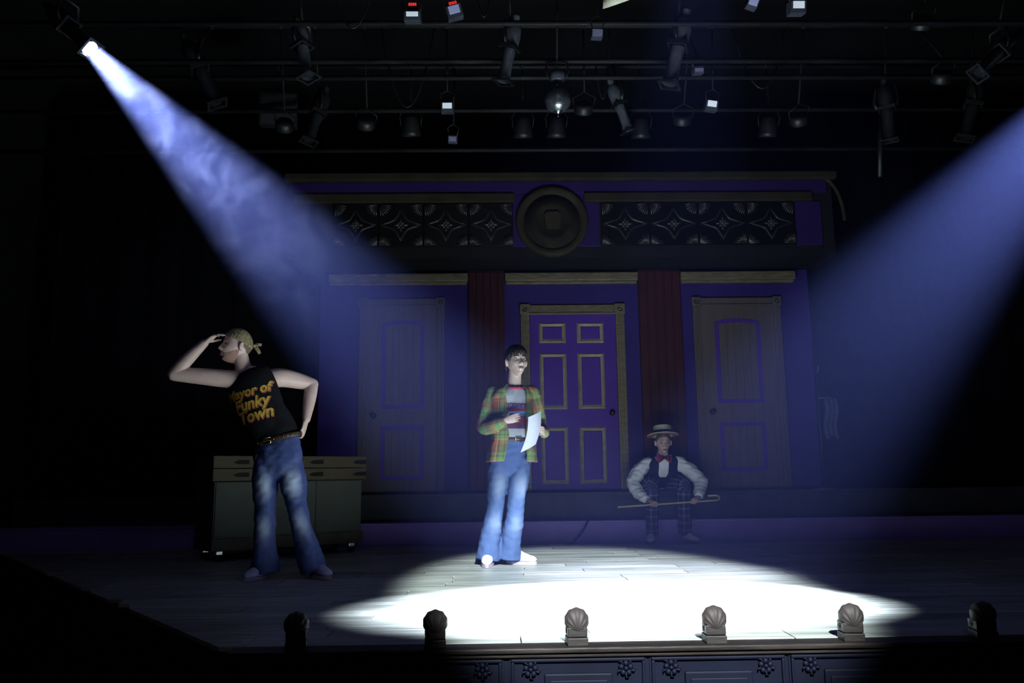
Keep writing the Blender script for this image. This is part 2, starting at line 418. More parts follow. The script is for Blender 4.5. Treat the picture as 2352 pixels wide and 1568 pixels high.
# tile relief meshes (one of each, shared)
def tile_meshes(T):
    h = T / 2
    plate = MB().bevbox(-h + 0.004, h - 0.004, -0.012, 0.006, -0.25, 0.25, 0.005).mesh('tile_plate')
    ridge = MB()
    R = 0.30
    for (sx, sz) in ((1, 1), (1, -1), (-1, 1), (-1, -1)):
        for dr, rad in ((0.0, 0.0055), (0.016, 0.004)):
            P = []
            for i in range(9):
                t = i / 8
                # concave arc from (h*.86,0) to (0,.19)
                ax, az = (h * 0.90 - dr * 1.5) * (1 - t), (0.185 - dr * 1.5) * t
                pull = 0.34 * math.sin(PI * t)
                P.append((sx * ax * (1 - pull), -0.014, sz * az * (1 - pull)))
            ridge.tube(P, rad, 6)
    rm = ridge.mesh('tile_ridge')
    ros = MB()
    for i in range(8):
        a = i * PI / 4
        l = 0.075 if i % 2 == 0 else 0.05
        M = Matrix.Rotation(-a, 3, 'Y')
        ros.ball((math.cos(a) * l * 0.62, -0.017, math.sin(a) * l * 0.62), (l * 0.48, 0.012, 0.017), 10, M)
    ros.ball((0, -0.02, 0), (0.02, 0.016, 0.02), 10)
    rosm = ros.mesh('tile_rosette')
    fan = MB()
    for i in range(7):
        a = math.radians(8 + i * 74 / 6)
        L = 0.135
        fan.tube([(0.008 * math.cos(a), -0.012, 0.008 * math.sin(a)), (L * 0.6 * math.cos(a), -0.02, L * 0.6 * math.sin(a)), (L * math.cos(a), -0.012, L * math.sin(a))],
                 [0.003, 0.009, 0.010], 6)
    fm = fan.mesh('tile_fan')
    return plate, rm, rosm, fm
for xs, T in (([-1.80 + 0.505 * i for i in range(4)], 0.505), ([1.205 + 0.552 * i for i in range(4)], 0.552)):
    plate, rm, rosm, fm = tile_meshes(T)
    for x in xs:
        t = obj('frieze_tile', plate, M_tin, hd, (x + T / 2, HY - 0.016, 3.508))
        obj('diamond_ridge', rm, M_tinhi, t); obj('rosette', rosm, M_tinhi, t)
        for cx_, cz_, ry in ((-1, 1, 0), (1, 1, PI / 2), (1, -1, PI), (-1, -1, -PI / 2)):
            # the fan opens towards the tile centre
            f = obj('corner_fan', fm, M_tinhi, t, (cx_ * (T / 2 - 0.01), 0, cz_ * 0.24))
            f.rotation_euler = (0, {(-1, 1): PI / 2, (1, 1): PI, (1, -1): -PI / 2, (-1, -1): 0}[(cx_, cz_)], 0)

# stage front: lip, panels, ornaments --------------------------------
sf = struct('stage_front', MB().box(-1.13, 2.62, 3.74, 3.83, -1.0, -0.03), M_bluepanel, 'navy panelled front of the stage below the shell footlights', 'stage front')
MB().bevbox(-1.16, 2.66, 3.70, 3.835, -0.026, -0.004, 0.007).build('lip', M_lip, sf)
MB().bevbox(-1.15, 2.65, 3.715, 3.80, -0.046, -0.026, 0.006).build('lip_moulding', M_lip, sf)
SH_X = [-0.873, -0.271, 0.346, 0.951, 1.556, 2.145]
orn = MB()
for i in range(5):
    a = PI / 2 + i * 2 * PI / 5
    orn.ball((0.021 * math.cos(a), -0.006, 0.021 * math.sin(a)), (0.0125, 0.011, 0.0125), 10)
    a2 = a + PI / 5
    orn.tube([(0.012 * math.cos(a2), -0.004, 0.012 * math.sin(a2)), (0.036 * math.cos(a2), -0.010, 0.036 * math.sin(a2)), (0.042 * math.cos(a2 + 0.25), -0.006, 0.042 * math.sin(a2 + 0.25))], [0.004, 0.005, 0.003], 6)
orn.ball((0, -0.010, 0), (0.010, 0.010, 0.010), 10)
ornm = orn.mesh('flower_boss')
for i, sx in enumerate(SH_X):
    x0, x1 = sx - 0.297, sx + 0.297
    if x0 < -1.12: x0 = -1.12
    p = MB().box(x0, x1, 3.733, 3.745, -0.52, -0.05).build('front_panel', M_bluepanel, sf)
    MB().bevbox(x0 + 0.008, x1 - 0.008, 3.718, 3.735, -0.066, -0.052, 0.005).build('panel_rail', M_bluepanel, p)
    MB().bevbox(x0 + 0.008, x1 - 0.008, 3.718, 3.735, -0.515, -0.50, 0.005).build('panel_rail', M_bluepanel, p)
    MB().bevbox(x0 + 0.008, x0 + 0.022, 3.718, 3.735, -0.50, -0.066, 0.005).build('panel_stile', M_bluepanel, p)
    MB().bevbox(x1 - 0.022, x1 - 0.008, 3.718, 3.735, -0.50, -0.066, 0.005).build('panel_stile', M_bluepanel, p)
    MB().bevbox(x0 + 0.150, x1 - 0.150, 3.716, 3.735, -0.47, -0.112, 0.008).build('raised_field', M_bluepanel, p)
    MB().bevbox(x0 + 0.172, x1 - 0.172, 3.708, 3.72, -0.45, -0.138, 0.006).build('raised_field', M_bluepanel, p)
    for ox in (x0 + 0.092, x1 - 0.092):
        for oz in (-0.096, -0.47):
            obj('flower_boss', ornm, M_bluepanel, p, (ox, 3.73, oz))

# ------------------------------------------------------------------ people: mesh tools
def mesh_arrays(me):
    n = len(me.vertices); co = np.empty(n * 3, np.float64); me.vertices.foreach_get('co', co); co = co.reshape(-1, 3)
    e = np.empty(len(me.edges) * 2, np.int32); me.edges.foreach_get('vertices', e); e = e.reshape(-1, 2)
    return co, e
def smooth_co(co, e, it, lam=0.5):
    deg = np.bincount(e.ravel(), minlength=len(co)).astype(float)[:, None]; deg[deg == 0] = 1
    for _ in range(it):
        s = np.zeros_like(co)
        for ax in range(3):
            s[:, ax] = np.bincount(e[:, 0], co[e[:, 1], ax], len(co)) + np.bincount(e[:, 1], co[e[:, 0], ax], len(co))
        co = co + lam * (s / deg - co)
    return co
def set_co(me, co):
    me.vertices.foreach_set('co', co.ravel()); me.update()
def normals(me):
    n = np.empty(len(me.vertices) * 3, np.float64); me.vertices.foreach_get('normal', n); return n.reshape(-1, 3)
def remesh(mb, voxel, it=2, name='form'):
    tmp = bpy.data.objects.new('tmp', mb.mesh('tmp')); COL.objects.link(tmp)
    md = tmp.modifiers.new('r', 'REMESH'); md.mode = 'VOXEL'; md.voxel_size = voxel; md.adaptivity = 0; md.use_smooth_shade = True
    dg = bpy.context.evaluated_depsgraph_get()
    me = bpy.data.meshes.new_from_object(tmp.evaluated_get(dg)); me.name = name
    old = tmp.data; bpy.data.objects.remove(tmp, do_unlink=True); bpy.data.meshes.remove(old)
    co, e = mesh_arrays(me); set_co(me, smooth_co(co, e, it))
    me.polygons.foreach_set('use_smooth', [True] * len(me.polygons))
    return me
def folds(me, amp, freq, seed=0, stretch=(1, 1, 1), sharp=1.0):
    """soft cloth folds along the normals"""
    co, _ = mesh_arrays(me); n = normals(me)
    rng = np.random.RandomState(seed); d = np.zeros(len(co)); p = co * np.array(stretch)
    for k in range(7):
        v = rng.normal(size=3); v /= np.linalg.norm(v); f = freq * rng.uniform(0.6, 1.7)
        warp = 0.6 * np.sin(p @ rng.normal(size=3) * freq * 0.5 + rng.uniform(0, 6))
        d += np.sin(p @ v * f + warp + rng.uniform(0, 6.28)) / 7
    d = np.sign(d) * np.abs(d) ** sharp
    set_co(me, co + n * (d * amp * 2.2)[:, None])
def bone_coords(me, bones, name='cloth'):
    """per-vertex (angle*r, along, bone index) from the nearest bone: [(p0, p1, front, v0)]"""
    co, _ = mesh_arrays(me); best = np.full(len(co), 1e9); out = np.zeros((len(co), 3))
    for i, (p0, p1, front, v0, rad) in enumerate(bones):
        p0 = np.array(p0, float); p1 = np.array(p1, float); ax = p1 - p0; L = np.linalg.norm(ax); ax /= L
        rel = co - p0; t = rel @ ax; tc = np.clip(t, 0, L); dist = np.linalg.norm(rel - tc[:, None] * ax, axis=1) / rad
        fr = np.array(front, float); fr = fr - ax * (fr @ ax); fr /= np.linalg.norm(fr); sd = np.cross(ax, fr)
        ang = np.arctan2(rel @ sd, rel @ fr); ok = dist < best; best[ok] = dist[ok]
        out[ok, 0] = ang[ok] * rad; out[ok, 1] = t[ok] + v0; out[ok, 2] = i
    at = me.attributes.new(name, 'FLOAT_VECTOR', 'POINT'); at.data.foreach_set('vector', out.ravel())
    return out
def scalar_attr(me, name, arr):
    at = me.attributes.new(name, 'FLOAT', 'POINT'); at.data.foreach_set('value', np.asarray(arr, np.float32))

def lerp_pts(pts, rad, n):
    """resample a polyline with Catmull-Rom, radii too"""
    P = [np.array(p, float) for p in pts]; R = [np.array(r if isinstance(r, (tuple, list)) else (r, r), float) for r in rad]
    op, orr = [], []
    k = len(P)
    for i in range(k - 1):
        a, b, c_, d = P[max(i - 1, 0)], P[i], P[i + 1], P[min(i + 2, k - 1)]
        ra, rb, rc, rd = R[max(i - 1, 0)], R[i], R[i + 1], R[min(i + 2, k - 1)]
        for j in range(n):
            t = j / n
            f = lambda w, x, y_, z: 0.5 * (2 * x + (y_ - w) * t + (2 * w - 5 * x + 4 * y_ - z) * t * t + (3 * x - 3 * y_ + z - w) * t ** 3)
            op.append(tuple(f(a, b, c_, d))); orr.append(tuple(np.maximum(f(ra, rb, rc, rd), 0.001)))
    op.append(tuple(P[-1])); orr.append(tuple(R[-1]))
    return op, orr
def limb(mb, pts, rad, flat=None, n=20, sub=5, round_ends=True):
    P, R = lerp_pts(pts, rad, sub)
    if round_ends:
        p0, p1 = np.array(P[0]), np.array(P[1]); t = (p0 - p1) / np.linalg.norm(p0 - p1)
        r = min(R[0]); pre = [(tuple(p0 + t * r * math.sin(a)), tuple(np.array(R[0]) * math.cos(a))) for a in (1.35, 0.9, 0.45)]
        q0, q1 = np.array(P[-1]), np.array(P[-2]); t2 = (q0 - q1) / np.linalg.norm(q0 - q1)
        r2 = min(R[-1]); post = [(tuple(q0 + t2 * r2 * math.sin(a)), tuple(np.array(R[-1]) * math.cos(a))) for a in (0.45, 0.9, 1.35)]
        P = [p for p, _ in pre] + P + [p for p, _ in post]; R = [r_ for _, r_ in pre] + R + [r_ for _, r_ in post]
    return mb.tube(P, [tuple(r_) for r_ in R], n, True, True, flat)

def hand(mb, wrist, d, palm, thumb, curl=(0.3, 0.4, 0.3), s=1.0, tcurl=0.3, spread=0.06, fist=False):
    W = Vector(wrist); d = Vector(d).normalized(); pn = Vector(palm); pn = (pn - d * pn.dot(d)).normalized()
    ac = Vector(thumb); ac = ac - d * ac.dot(d) - pn * ac.dot(pn); ac.normalize()
    K = 0.088 * s
    mb.tube([W - d * 0.03 * s, W, W + d * 0.03 * s, W + d * K * 0.75, W + d * (K + 0.006 * s)],
            [(0.026 * s, 0.021 * s), (0.028 * s, 0.020 * s), (0.036 * s, 0.019 * s), (0.041 * s, 0.016 * s), (0.036 * s, 0.011 * s)], 14, True, True, pn)
    offs = (0.031, 0.0105, -0.0105, -0.030); lens = (0.072, 0.080, 0.074, 0.058); rad = (0.0088, 0.0090, 0.0086, 0.0076)
    for k in range(4):
        base = W + d * (K - 0.006 * s - (0.006 * s if k == 3 else 0)) + ac * (offs[k] * s)
        dirv = (d + ac * spread * (1.5 - k)).normalized()
        P = [base - d * 0.02 * s, base]; ang = 0
        for j, fr in enumerate((0.46, 0.30, 0.24)):
            ang += curl[j] * (1.0 + 0.08 * k)
            P.append(P[-1] + (dirv * math.cos(ang) + pn * math.sin(ang)) * (lens[k] * fr * s))
        r = rad[k] * s
        limb(mb, P, [r, r, r * 0.97, r * 0.9, r * 0.78], None, 10, 3)
    b0 = W + d * 0.022 * s + ac * 0.024 * s + pn * 0.006 * s
    t1 = (d * 0.62 + ac * 0.70 + pn * 0.35).normalized()
    t2 = (d * 0.95 + ac * (0.25 - tcurl) + pn * (0.35 + tcurl)).normalized()
    P = [b0 - t1 * 0.012 * s, b0 + t1 * 0.034 * s, b0 + t1 * 0.036 * s + t2 * 0.028 * s, b0 + t1 * 0.036 * s + t2 * 0.052 * s]
    limb(mb, P, [0.0135 * s, 0.0115 * s, 0.0102 * s, 0.0085 * s], None, 10, 3)

def head_local(a, b, c_, wide=1.0, jaw=1.0):
    """unit directions (left, forward, up) -> head surface"""
    ss = lambda t: np.clip(t, 0, 1) ** 2 * (3 - 2 * np.clip(t, 0, 1))
    low = ss(-c_ / 0.95)
    x = 0.0755 * wide * a; yv = 0.098 * b; z = 0.118 * c_
    x = x * (1 - 0.30 * low * jaw) * (1 + 0.03 * ss((c_ - 0.1) / 0.5))
    x = np.sign(x) * np.abs(x) ** 0.97 * (0.0755 ** 0.03)
    front = ss((b + 0.05) / 0.5)
    # jaw keeps its depth in front, the back of the lower head is drawn in to the neck
    yv = yv + front * low * 0.020 * (1 - np.abs(a)) - (1 - front) * low * b * 0.045
    z = z - front * low * 0.004
    yv = yv * (1 - 0.05 * front * ss((c_ + 0.1) / 0.3) * ss((0.6 - c_) / 0.5))
    g = lambda u, w_: np.exp(-(u / w_) ** 2)
    F = front * (b > 0)
    ax = np.abs(x)
    prof = np.where(z > -0.034, ss((0.022 - z) / 0.056), ss((z + 0.050) / 0.016))
    yv = yv + F * 0.0250 * prof * g(x, 0.0085 + 0.0065 * ss((-z) / 0.034))
    yv = yv + F * 0.007 * g(ax - 0.013, 0.006) * g(z + 0.036, 0.007)
    yv = yv - F * 0.0125 * g(ax - 0.031, 0.016) * g(z - 0.006, 0.0115)
    yv = yv + F * 0.0045 * g(ax - 0.028, 0.024) * g(z - 0.030, 0.009)
    yv = yv + F * 0.0055 * g(ax - 0.046, 0.018) * g(z + 0.026, 0.018)
    yv = yv - F * 0.004 * g(ax - 0.046, 0.012) * g(z + 0.065, 0.016)
    yv = yv + F * 0.0065 * g(x, 0.021) * (g(z + 0.0590, 0.0055) + 1.05 * g(z + 0.0725, 0.0060))
    yv = yv - F * 0.0050 * g(x, 0.023) * g(z + 0.0655, 0.0028)
    yv = yv - F * 0.0035 * g(x, 0.02) * g(z + 0.084, 0.006)
    yv = yv + F * 0.0080 * g(x, 0.020) * g(z + 0.101, 0.013)
    return x, yv, z
def sphere_dirs(nu=72, nv=54):
    th = np.linspace(0, 2 * PI, nu, endpoint=False); ph = np.linspace(0.02, PI - 0.02, nv)
    P, T = np.meshgrid(ph, th, indexing='ij')
    return (np.sin(P) * np.sin(T)).ravel(), (np.sin(P) * np.cos(T)).ravel(), np.cos(P).ravel(), nu, nv
def grid_faces(nu, nv):
    fs = [(i * nu + j, (i + 1) * nu + j, (i + 1) * nu + (j + 1) % nu, i * nu + (j + 1) % nu) for i in range(nv - 1) for j in range(nu)]
    return fs + [tuple(range(nu)), tuple(range(nv * nu - 1, (nv - 1) * nu - 1, -1))]
def head_frame(center, fwd, up=(0, 0, 1), s=1.0):
    f = Vector(fwd).normalized(); u = Vector(up); u = (u - f * u.dot(f)).normalized(); l = u.cross(f)
    m = (Matrix((l, f, u)).transposed() * s).to_4x4(); m.translation = Vector(center); return m
def add_head(mb, M, wide=1.0, jaw=1.0):
    a, b, c_, nu, nv = sphere_dirs(96, 80)
    x, y, z = head_local(a, b, c_, wide, jaw)
    mb.add([M @ Vector(p) for p in zip(x, y, z)], grid_faces(nu, nv), True)
    for sx in (-1, 1):   # ears
        E = M @ Matrix.Translation((sx * 0.0805, -0.010, -0.006)) @ Matrix.Rotation(sx * -0.75, 4, 'Z') @ Matrix.Rotation(-0.18, 4, 'X')
        mb.ball((0, 0, 0), (1, 1, 1), 16, None) if False else None
        bm = bmesh.new(); bmesh.ops.create_uvsphere(bm, u_segments=16, v_segments=10, radius=1.0)
        mb.bm(bm, E @ Matrix.Diagonal((0.0075, 0.019, 0.031, 1)), True); bm.free()
        rim = [E @ Vector((sx * 0.005, 0.013 * math.cos(t) - 0.004, 0.026 * math.sin(t) + 0.003)) for t in [(-1.4 + 4.4 * i / 10) for i in range(11)]]
        mb.tube(rim, [0.0045] * 11, 8)
def face_parts(person, M, brow, iris, lip, s=1.0, open_mouth=0.0, lid=0.0):
    Mw = mat('eye_white', (0.28, 0.26, 0.26), 0.5, var=0.05, scale=30)
    Mi = mat('iris_' + iris, {'dark': (0.03, 0.022, 0.02), 'grey': (0.03, 0.034, 0.04)}[iris], 0.55, var=0.2, scale=80)
    Mb = mat('brow_' + brow, {'dark': (0.008, 0.006, 0.005), 'sandy': (0.12, 0.08, 0.05)}[brow], 0.8, var=0.2, scale=90)
    Ml = mat('lip_' + lip, {'pink': (0.36, 0.17, 0.16), 'dull': (0.28, 0.14, 0.13)}[lip], 0.45, var=0.12, scale=60)
    Mm = mat('mouth_dark', (0.03, 0.012, 0.012), 0.6, var=0.1, scale=50)
    sk = mat('eyelid_skin', (0.32, 0.22, 0.19), 0.55, var=0.08, scale=40)
    for sx in (-1, 1):
        c = M @ Vector((sx * 0.031, 0.0725, 0.0055))
        R = M.to_3x3()
        eye = MB().ball(c, 0.0118 * s, 16).build('eye', Mw, person)
        MB().ball(M @ Vector((sx * 0.031, 0.0815, 0.0055 + 0.0012)), 0.0062 * s, 12).build('iris', Mi, eye)
        # upper lid: a curved strip over the ball
        lidp = [M @ Vector((sx * 0.031 + 0.0145 * math.cos(t), 0.0715 + 0.0125 * abs(math.sin(t)), 0.0066 + 0.0058 * math.sin(t) - lid)) for t in [PI * i / 8 for i in range(9)]]
        MB().tube(lidp, [0.0016] + [0.0034] * 7 + [0.0016], 8).build('eyelid', sk, person)
        bp = [M @ Vector((sx * (0.014 + 0.036 * t), 0.0925 - 0.022 * t * t, 0.0265 + 0.008 * math.sin(PI * min(1, t * 0.9)) - 0.004 * t)) for t in [i / 6 for i in range(7)]]
        MB().tube(bp, [(0.0030, 0.0022), (0.0042, 0.0026), (0.0044, 0.0026), (0.0042, 0.0026), (0.0036, 0.0022), (0.0028, 0.002), (0.0012, 0.001)], 8).build('eyebrow', Mb, person)
    def lipcurve(z0, sag, wd, yy): return [M @ Vector((wd * t, yy - 0.011 * t * t, z0 + sag * t * t)) for t in [-1 + 2 * i / 8 for i in range(9)]]
    rr = [0.0006, 0.0018, 0.0026, 0.0030, 0.0027, 0.0030, 0.0026, 0.0018, 0.0006]
    yy = 0.1045
    MB().tube(lipcurve(-0.0605 + open_mouth * 0.4, -0.003, 0.023, yy), rr, 8).build('upper_lip', Ml, person)
    MB().tube(lipcurve(-0.0715 - open_mouth, 0.004, 0.021, yy), [r * 1.15 for r in rr], 8).build('lower_lip', Ml, person)
    MB().tube(lipcurve(-0.0655 - open_mouth * 0.3, 0.0, 0.021, yy + 0.0016), [(0.0006, 0.0006)] + [(0.0013 + open_mouth * 0.6,) * 2] * 7 + [(0.0006, 0.0006)], 8).build('mouth', Mm, person)

def hair_shell(M, hairline, grow=1.08, seed=1, lump=0.004, s=1.0):
    a, b, c_, nu, nv = sphere_dirs(84, 64)
    x, y, z = head_local(a, b, c_)
    h = hairline(a, b, c_)
    k = np.clip(h * 6 + 0.5, 0, 1); k = k * k * (3 - 2 * k)
    rng = np.random.RandomState(seed)
    az = np.arctan2(a, b)
    lm = lump * (np.sin(az * 23 + 3 * np.sin(c_ * 5) + rng.uniform(0, 6)) * 0.6 + np.sin(az * 41 + c_ * 9) * 0.4) * np.clip(1.2 - c_ * c_, 0, 1)
    sc = 0.93 + (grow - 0.93) * k
    nrm = np.stack([a, b, c_], 1)
    P = np.stack([x * sc, np.where(b > 0, np.minimum(y, 0.100), y) * sc, z * sc], 1) + nrm * (lm * k)[:, None]
    mb = MB(); mb.add([M @ Vector(p) for p in P], grid_faces(nu, nv), True)
    return mb

def skin(name, base, c2): 
    m = mat(name, base, 0.52, scale=9, col2=c2, bump=0.06, bscale=120, spec=0.35)
    b = m.node_tree.nodes['Principled BSDF']
    b.inputs['Subsurface Weight'].default_value = 0.0
    return m

def attr_node(nt, name):
    n = nt.nodes.new('ShaderNodeAttribute'); n.attribute_name = name; return n
def math_node(nt, op, a, b=None):
    n = nt.nodes.new('ShaderNodeMath'); n.operation = op
    for i, v in enumerate((a, b)):
        if v is None: continue
        if hasattr(v, 'links') or hasattr(v, 'is_linked'): nt.links.new(v, n.inputs[i])
        else: n.inputs[i].default_value = v
    return n.outputs[0]
def cloth_base(name, rough=0.85, spec=0.15, weave=0.12):
    m = bpy.data.materials.new(name); m.use_nodes = True; nt = m.node_tree; b = nt.nodes['Principled BSDF']
    b.inputs['Roughness'].default_value = rough; b.inputs['Specular IOR Level'].default_value = spec
    tc = nt.nodes.new('ShaderNodeTexCoord'); n = nt.nodes.new('ShaderNodeTexNoise'); n.inputs['Scale'].default_value = 160; n.inputs['Detail'].default_value = 3
    nt.links.new(tc.outputs['Object'], n.inputs['Vector'])
    bp = nt.nodes.new('ShaderNodeBump'); bp.inputs['Strength'].default_value = weave; bp.inputs['Distance'].default_value = 0.004
    nt.links.new(n.outputs['Fac'], bp.inputs['Height']); nt.links.new(bp.outputs['Normal'], b.inputs['Normal'])
    return m, nt, b
def band_ramp(nt, val, period, stops):
    """repeating constant-colour bands; stops [(pos, rgb)]"""
    d = math_node(nt, 'DIVIDE', val, period); f = math_node(nt, 'FRACT', d)
    r = nt.nodes.new('ShaderNodeValToRGB'); r.color_ramp.interpolation = 'CONSTANT'
    while len(r.color_ramp.elements) < len(stops): r.color_ramp.elements.new(0.5)
    for e, (p, c) in zip(r.color_ramp.elements, stops): e.position = p; e.color = (*c, 1)
    nt.links.new(f, r.inputs['Fac']); return r.outputs['Color']
def mixc(nt, fac, a, b, mode='MIX'):
    n = nt.nodes.new('ShaderNodeMix'); n.data_type = 'RGBA'; n.blend_type = mode
    for key, v in (('Factor', fac), ('A', a), ('B', b)):
        s = [i for i in n.inputs if i.name == key and (i.type == ('VALUE' if key == 'Factor' else 'RGBA'))][0]
        if hasattr(v, 'is_linked'): nt.links.new(v, s)
        else: s.default_value = v if key == 'Factor' else (*v, 1)
    return [o for o in n.outputs if o.type == 'RGBA'][0]
def plaid_material(name, su, sv, pu, pv, rough=0.9):
    m, nt, b = cloth_base(name, rough)
    a = attr_node(nt, 'cloth'); sp = nt.nodes.new('ShaderNodeSeparateXYZ'); nt.links.new(a.outputs['Vector'], sp.inputs[0])
    u = math_node(nt, 'ADD', sp.outputs['X'], 5.0); v = math_node(nt, 'ADD', sp.outputs['Y'], 5.0)
    col = mixc(nt, 0.5, band_ramp(nt, u, pu, su), band_ramp(nt, v, pv, sv))
    nt.links.new(col, b.inputs['Base Color']); return m
def denim_material(name, dark, light, front_tone_gain=1.0):
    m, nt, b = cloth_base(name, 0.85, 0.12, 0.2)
    fa = attr_node(nt, 'front_tone'); n = nt.nodes.new('ShaderNodeTexNoise'); n.inputs['Scale'].default_value = 22; n.inputs['Detail'].default_value = 6
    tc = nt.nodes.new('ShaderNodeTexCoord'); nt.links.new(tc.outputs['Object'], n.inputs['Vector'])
    k = math_node(nt, 'MULTIPLY', fa.outputs['Fac'], front_tone_gain)
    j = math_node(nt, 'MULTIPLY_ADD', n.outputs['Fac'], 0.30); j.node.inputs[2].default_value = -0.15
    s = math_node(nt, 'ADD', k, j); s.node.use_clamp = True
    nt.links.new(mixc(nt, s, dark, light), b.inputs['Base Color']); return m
def front_tone_attr(me, legs, front):
    """lighter patches on thigh and shin fronts; legs [(hip, knee, ankle)]"""
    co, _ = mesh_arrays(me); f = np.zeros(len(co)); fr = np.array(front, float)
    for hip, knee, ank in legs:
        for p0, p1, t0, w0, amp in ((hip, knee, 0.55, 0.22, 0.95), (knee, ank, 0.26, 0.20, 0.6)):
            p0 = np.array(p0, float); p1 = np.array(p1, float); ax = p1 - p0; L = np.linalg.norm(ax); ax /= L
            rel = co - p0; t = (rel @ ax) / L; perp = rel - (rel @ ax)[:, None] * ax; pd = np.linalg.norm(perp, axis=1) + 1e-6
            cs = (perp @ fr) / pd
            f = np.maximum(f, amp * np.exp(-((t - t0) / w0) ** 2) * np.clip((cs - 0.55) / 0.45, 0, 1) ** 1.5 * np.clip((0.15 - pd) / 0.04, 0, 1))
    scalar_attr(me, 'front_tone', f)
def shoe(person, heel, toe, m_top, m_sole, s=1.0, lace=None, name='shoe'):
    h = Vector(heel); t = Vector(toe); h.z = t.z = 0; d = (t - h).normalized(); L = (t - h).length
    P = []; R = []
    for k, (f, w_, ht) in enumerate(((0.02, 0.022, 0.030), (0.10, 0.033, 0.046), (0.25, 0.036, 0.050), (0.42, 0.039, 0.046), (0.60, 0.044, 0.036), (0.78, 0.044, 0.028), (0.92, 0.036, 0.024), (1.0, 0.016, 0.014))):
        P.append(h + d * (L * f) + Vector((0, 0, 0.018 + ht * s))); R.append((w_ * s, ht * s))
    top = MB().tube(P, R, 18, True, True, (0, 0, 1)).build(name, m_top, person)
    so = MB(); n = 20; ring = []
    for i in range(n):
        a = 2 * PI * i / n; u = 0.5 + 0.5 * math.cos(a)
        wv = 0.046 * s * math.sin(a) * (0.82 + 0.28 * math.sin(PI * min(1, u * 0.9)))
        ring.append(h + d * (L * (0.5 - 0.53 * math.cos(a))) + Vector((-d.y, d.x, 0)) * wv)
    so.add([p + Vector((0, 0, 0.001)) for p in ring] + [p + Vector((0, 0, 0.026)) for p in ring],
           [tuple(range(n - 1, -1, -1)), tuple(range(n, 2 * n))] + [(i, (i + 1) % n, (i + 1) % n + n, i + n) for i in range(n)])
    so.build('sole', m_sole, top)
    if lace is not None:
        sd = Vector((-d.y, d.x, 0))
        for f in (0.40, 0.48, 0.56):
            c = h + d * (L * f) + Vector((0, 0, 0.018 + (0.092 - (f - 0.40) * 0.16) * s))
            MB().tube([c - sd * 0.024 * s - Vector((0, 0, 0.012)), c + Vector((0, 0, 0.002)), c + sd * 0.024 * s - Vector((0, 0, 0.012))], 0.004 * s, 6).build('lace', lace, top)
    return top
def text_mesh(body, size, shear=0.0, bold=0.0):
    cu = bpy.data.curves.new('lettering', 'FONT'); cu.body = body; cu.size = size; cu.shear = shear; cu.offset = bold; cu.extrude = 0.0
    cu.align_x = 'CENTER'; cu.align_y = 'CENTER'; cu.resolution_u = 3
    o = bpy.data.objects.new('lettering', cu); COL.objects.link(o)
    dg = bpy.context.evaluated_depsgraph_get(); me = bpy.data.meshes.new_from_object(o.evaluated_get(dg))
    bpy.data.objects.remove(o, do_unlink=True)
    return me
def press_on(me, M, target_me, off, direction):
    """lay a flat mesh (local xy, via matrix M) onto a surface mesh along a direction"""
    from mathutils.bvhtree import BVHTree
    bm = bmesh.new(); bm.from_mesh(me); bmesh.ops.triangulate(bm, faces=bm.faces[:])
    for _ in range(2):
        bmesh.ops.subdivide_edges(bm, edges=[e for e in bm.edges if e.calc_length() > 0.012], cuts=1)
    bmesh.ops.triangulate(bm, faces=bm.faces[:])
    tb = bmesh.new(); tb.from_mesh(target_me); tree = BVHTree.FromBMesh(tb); tb.free()
    d = Vector(direction).normalized()
    for v in bm.verts:
        p = M @ v.co; hit = tree.ray_cast(p - d * 0.4, d)
        v.co = (hit[0] - d * off) if hit[0] is not None else (M @ v.co)
    bm.to_mesh(me); bm.free(); return me

M_skin1 = skin('fair_skin_warm', (0.52, 0.36, 0.31), (0.60, 0.44, 0.39))
M_skin2 = skin('fair_skin_pale', (0.37, 0.275, 0.245), (0.45, 0.345, 0.315))
M_skin3 = skin('ruddy_skin', (0.48, 0.30, 0.27), (0.56, 0.38, 0.34))
M_leather = mat('dark_brown_leather', (0.045, 0.028, 0.02), 0.45, var=0.3, scale=20)
M_white_canvas = mat('white_canvas', (0.70, 0.70, 0.74), 0.7, var=0.05, scale=20)
M_violet_sole = mat('pale_rubber_sole', (0.42, 0.34, 0.46), 0.6, var=0.1, scale=20)

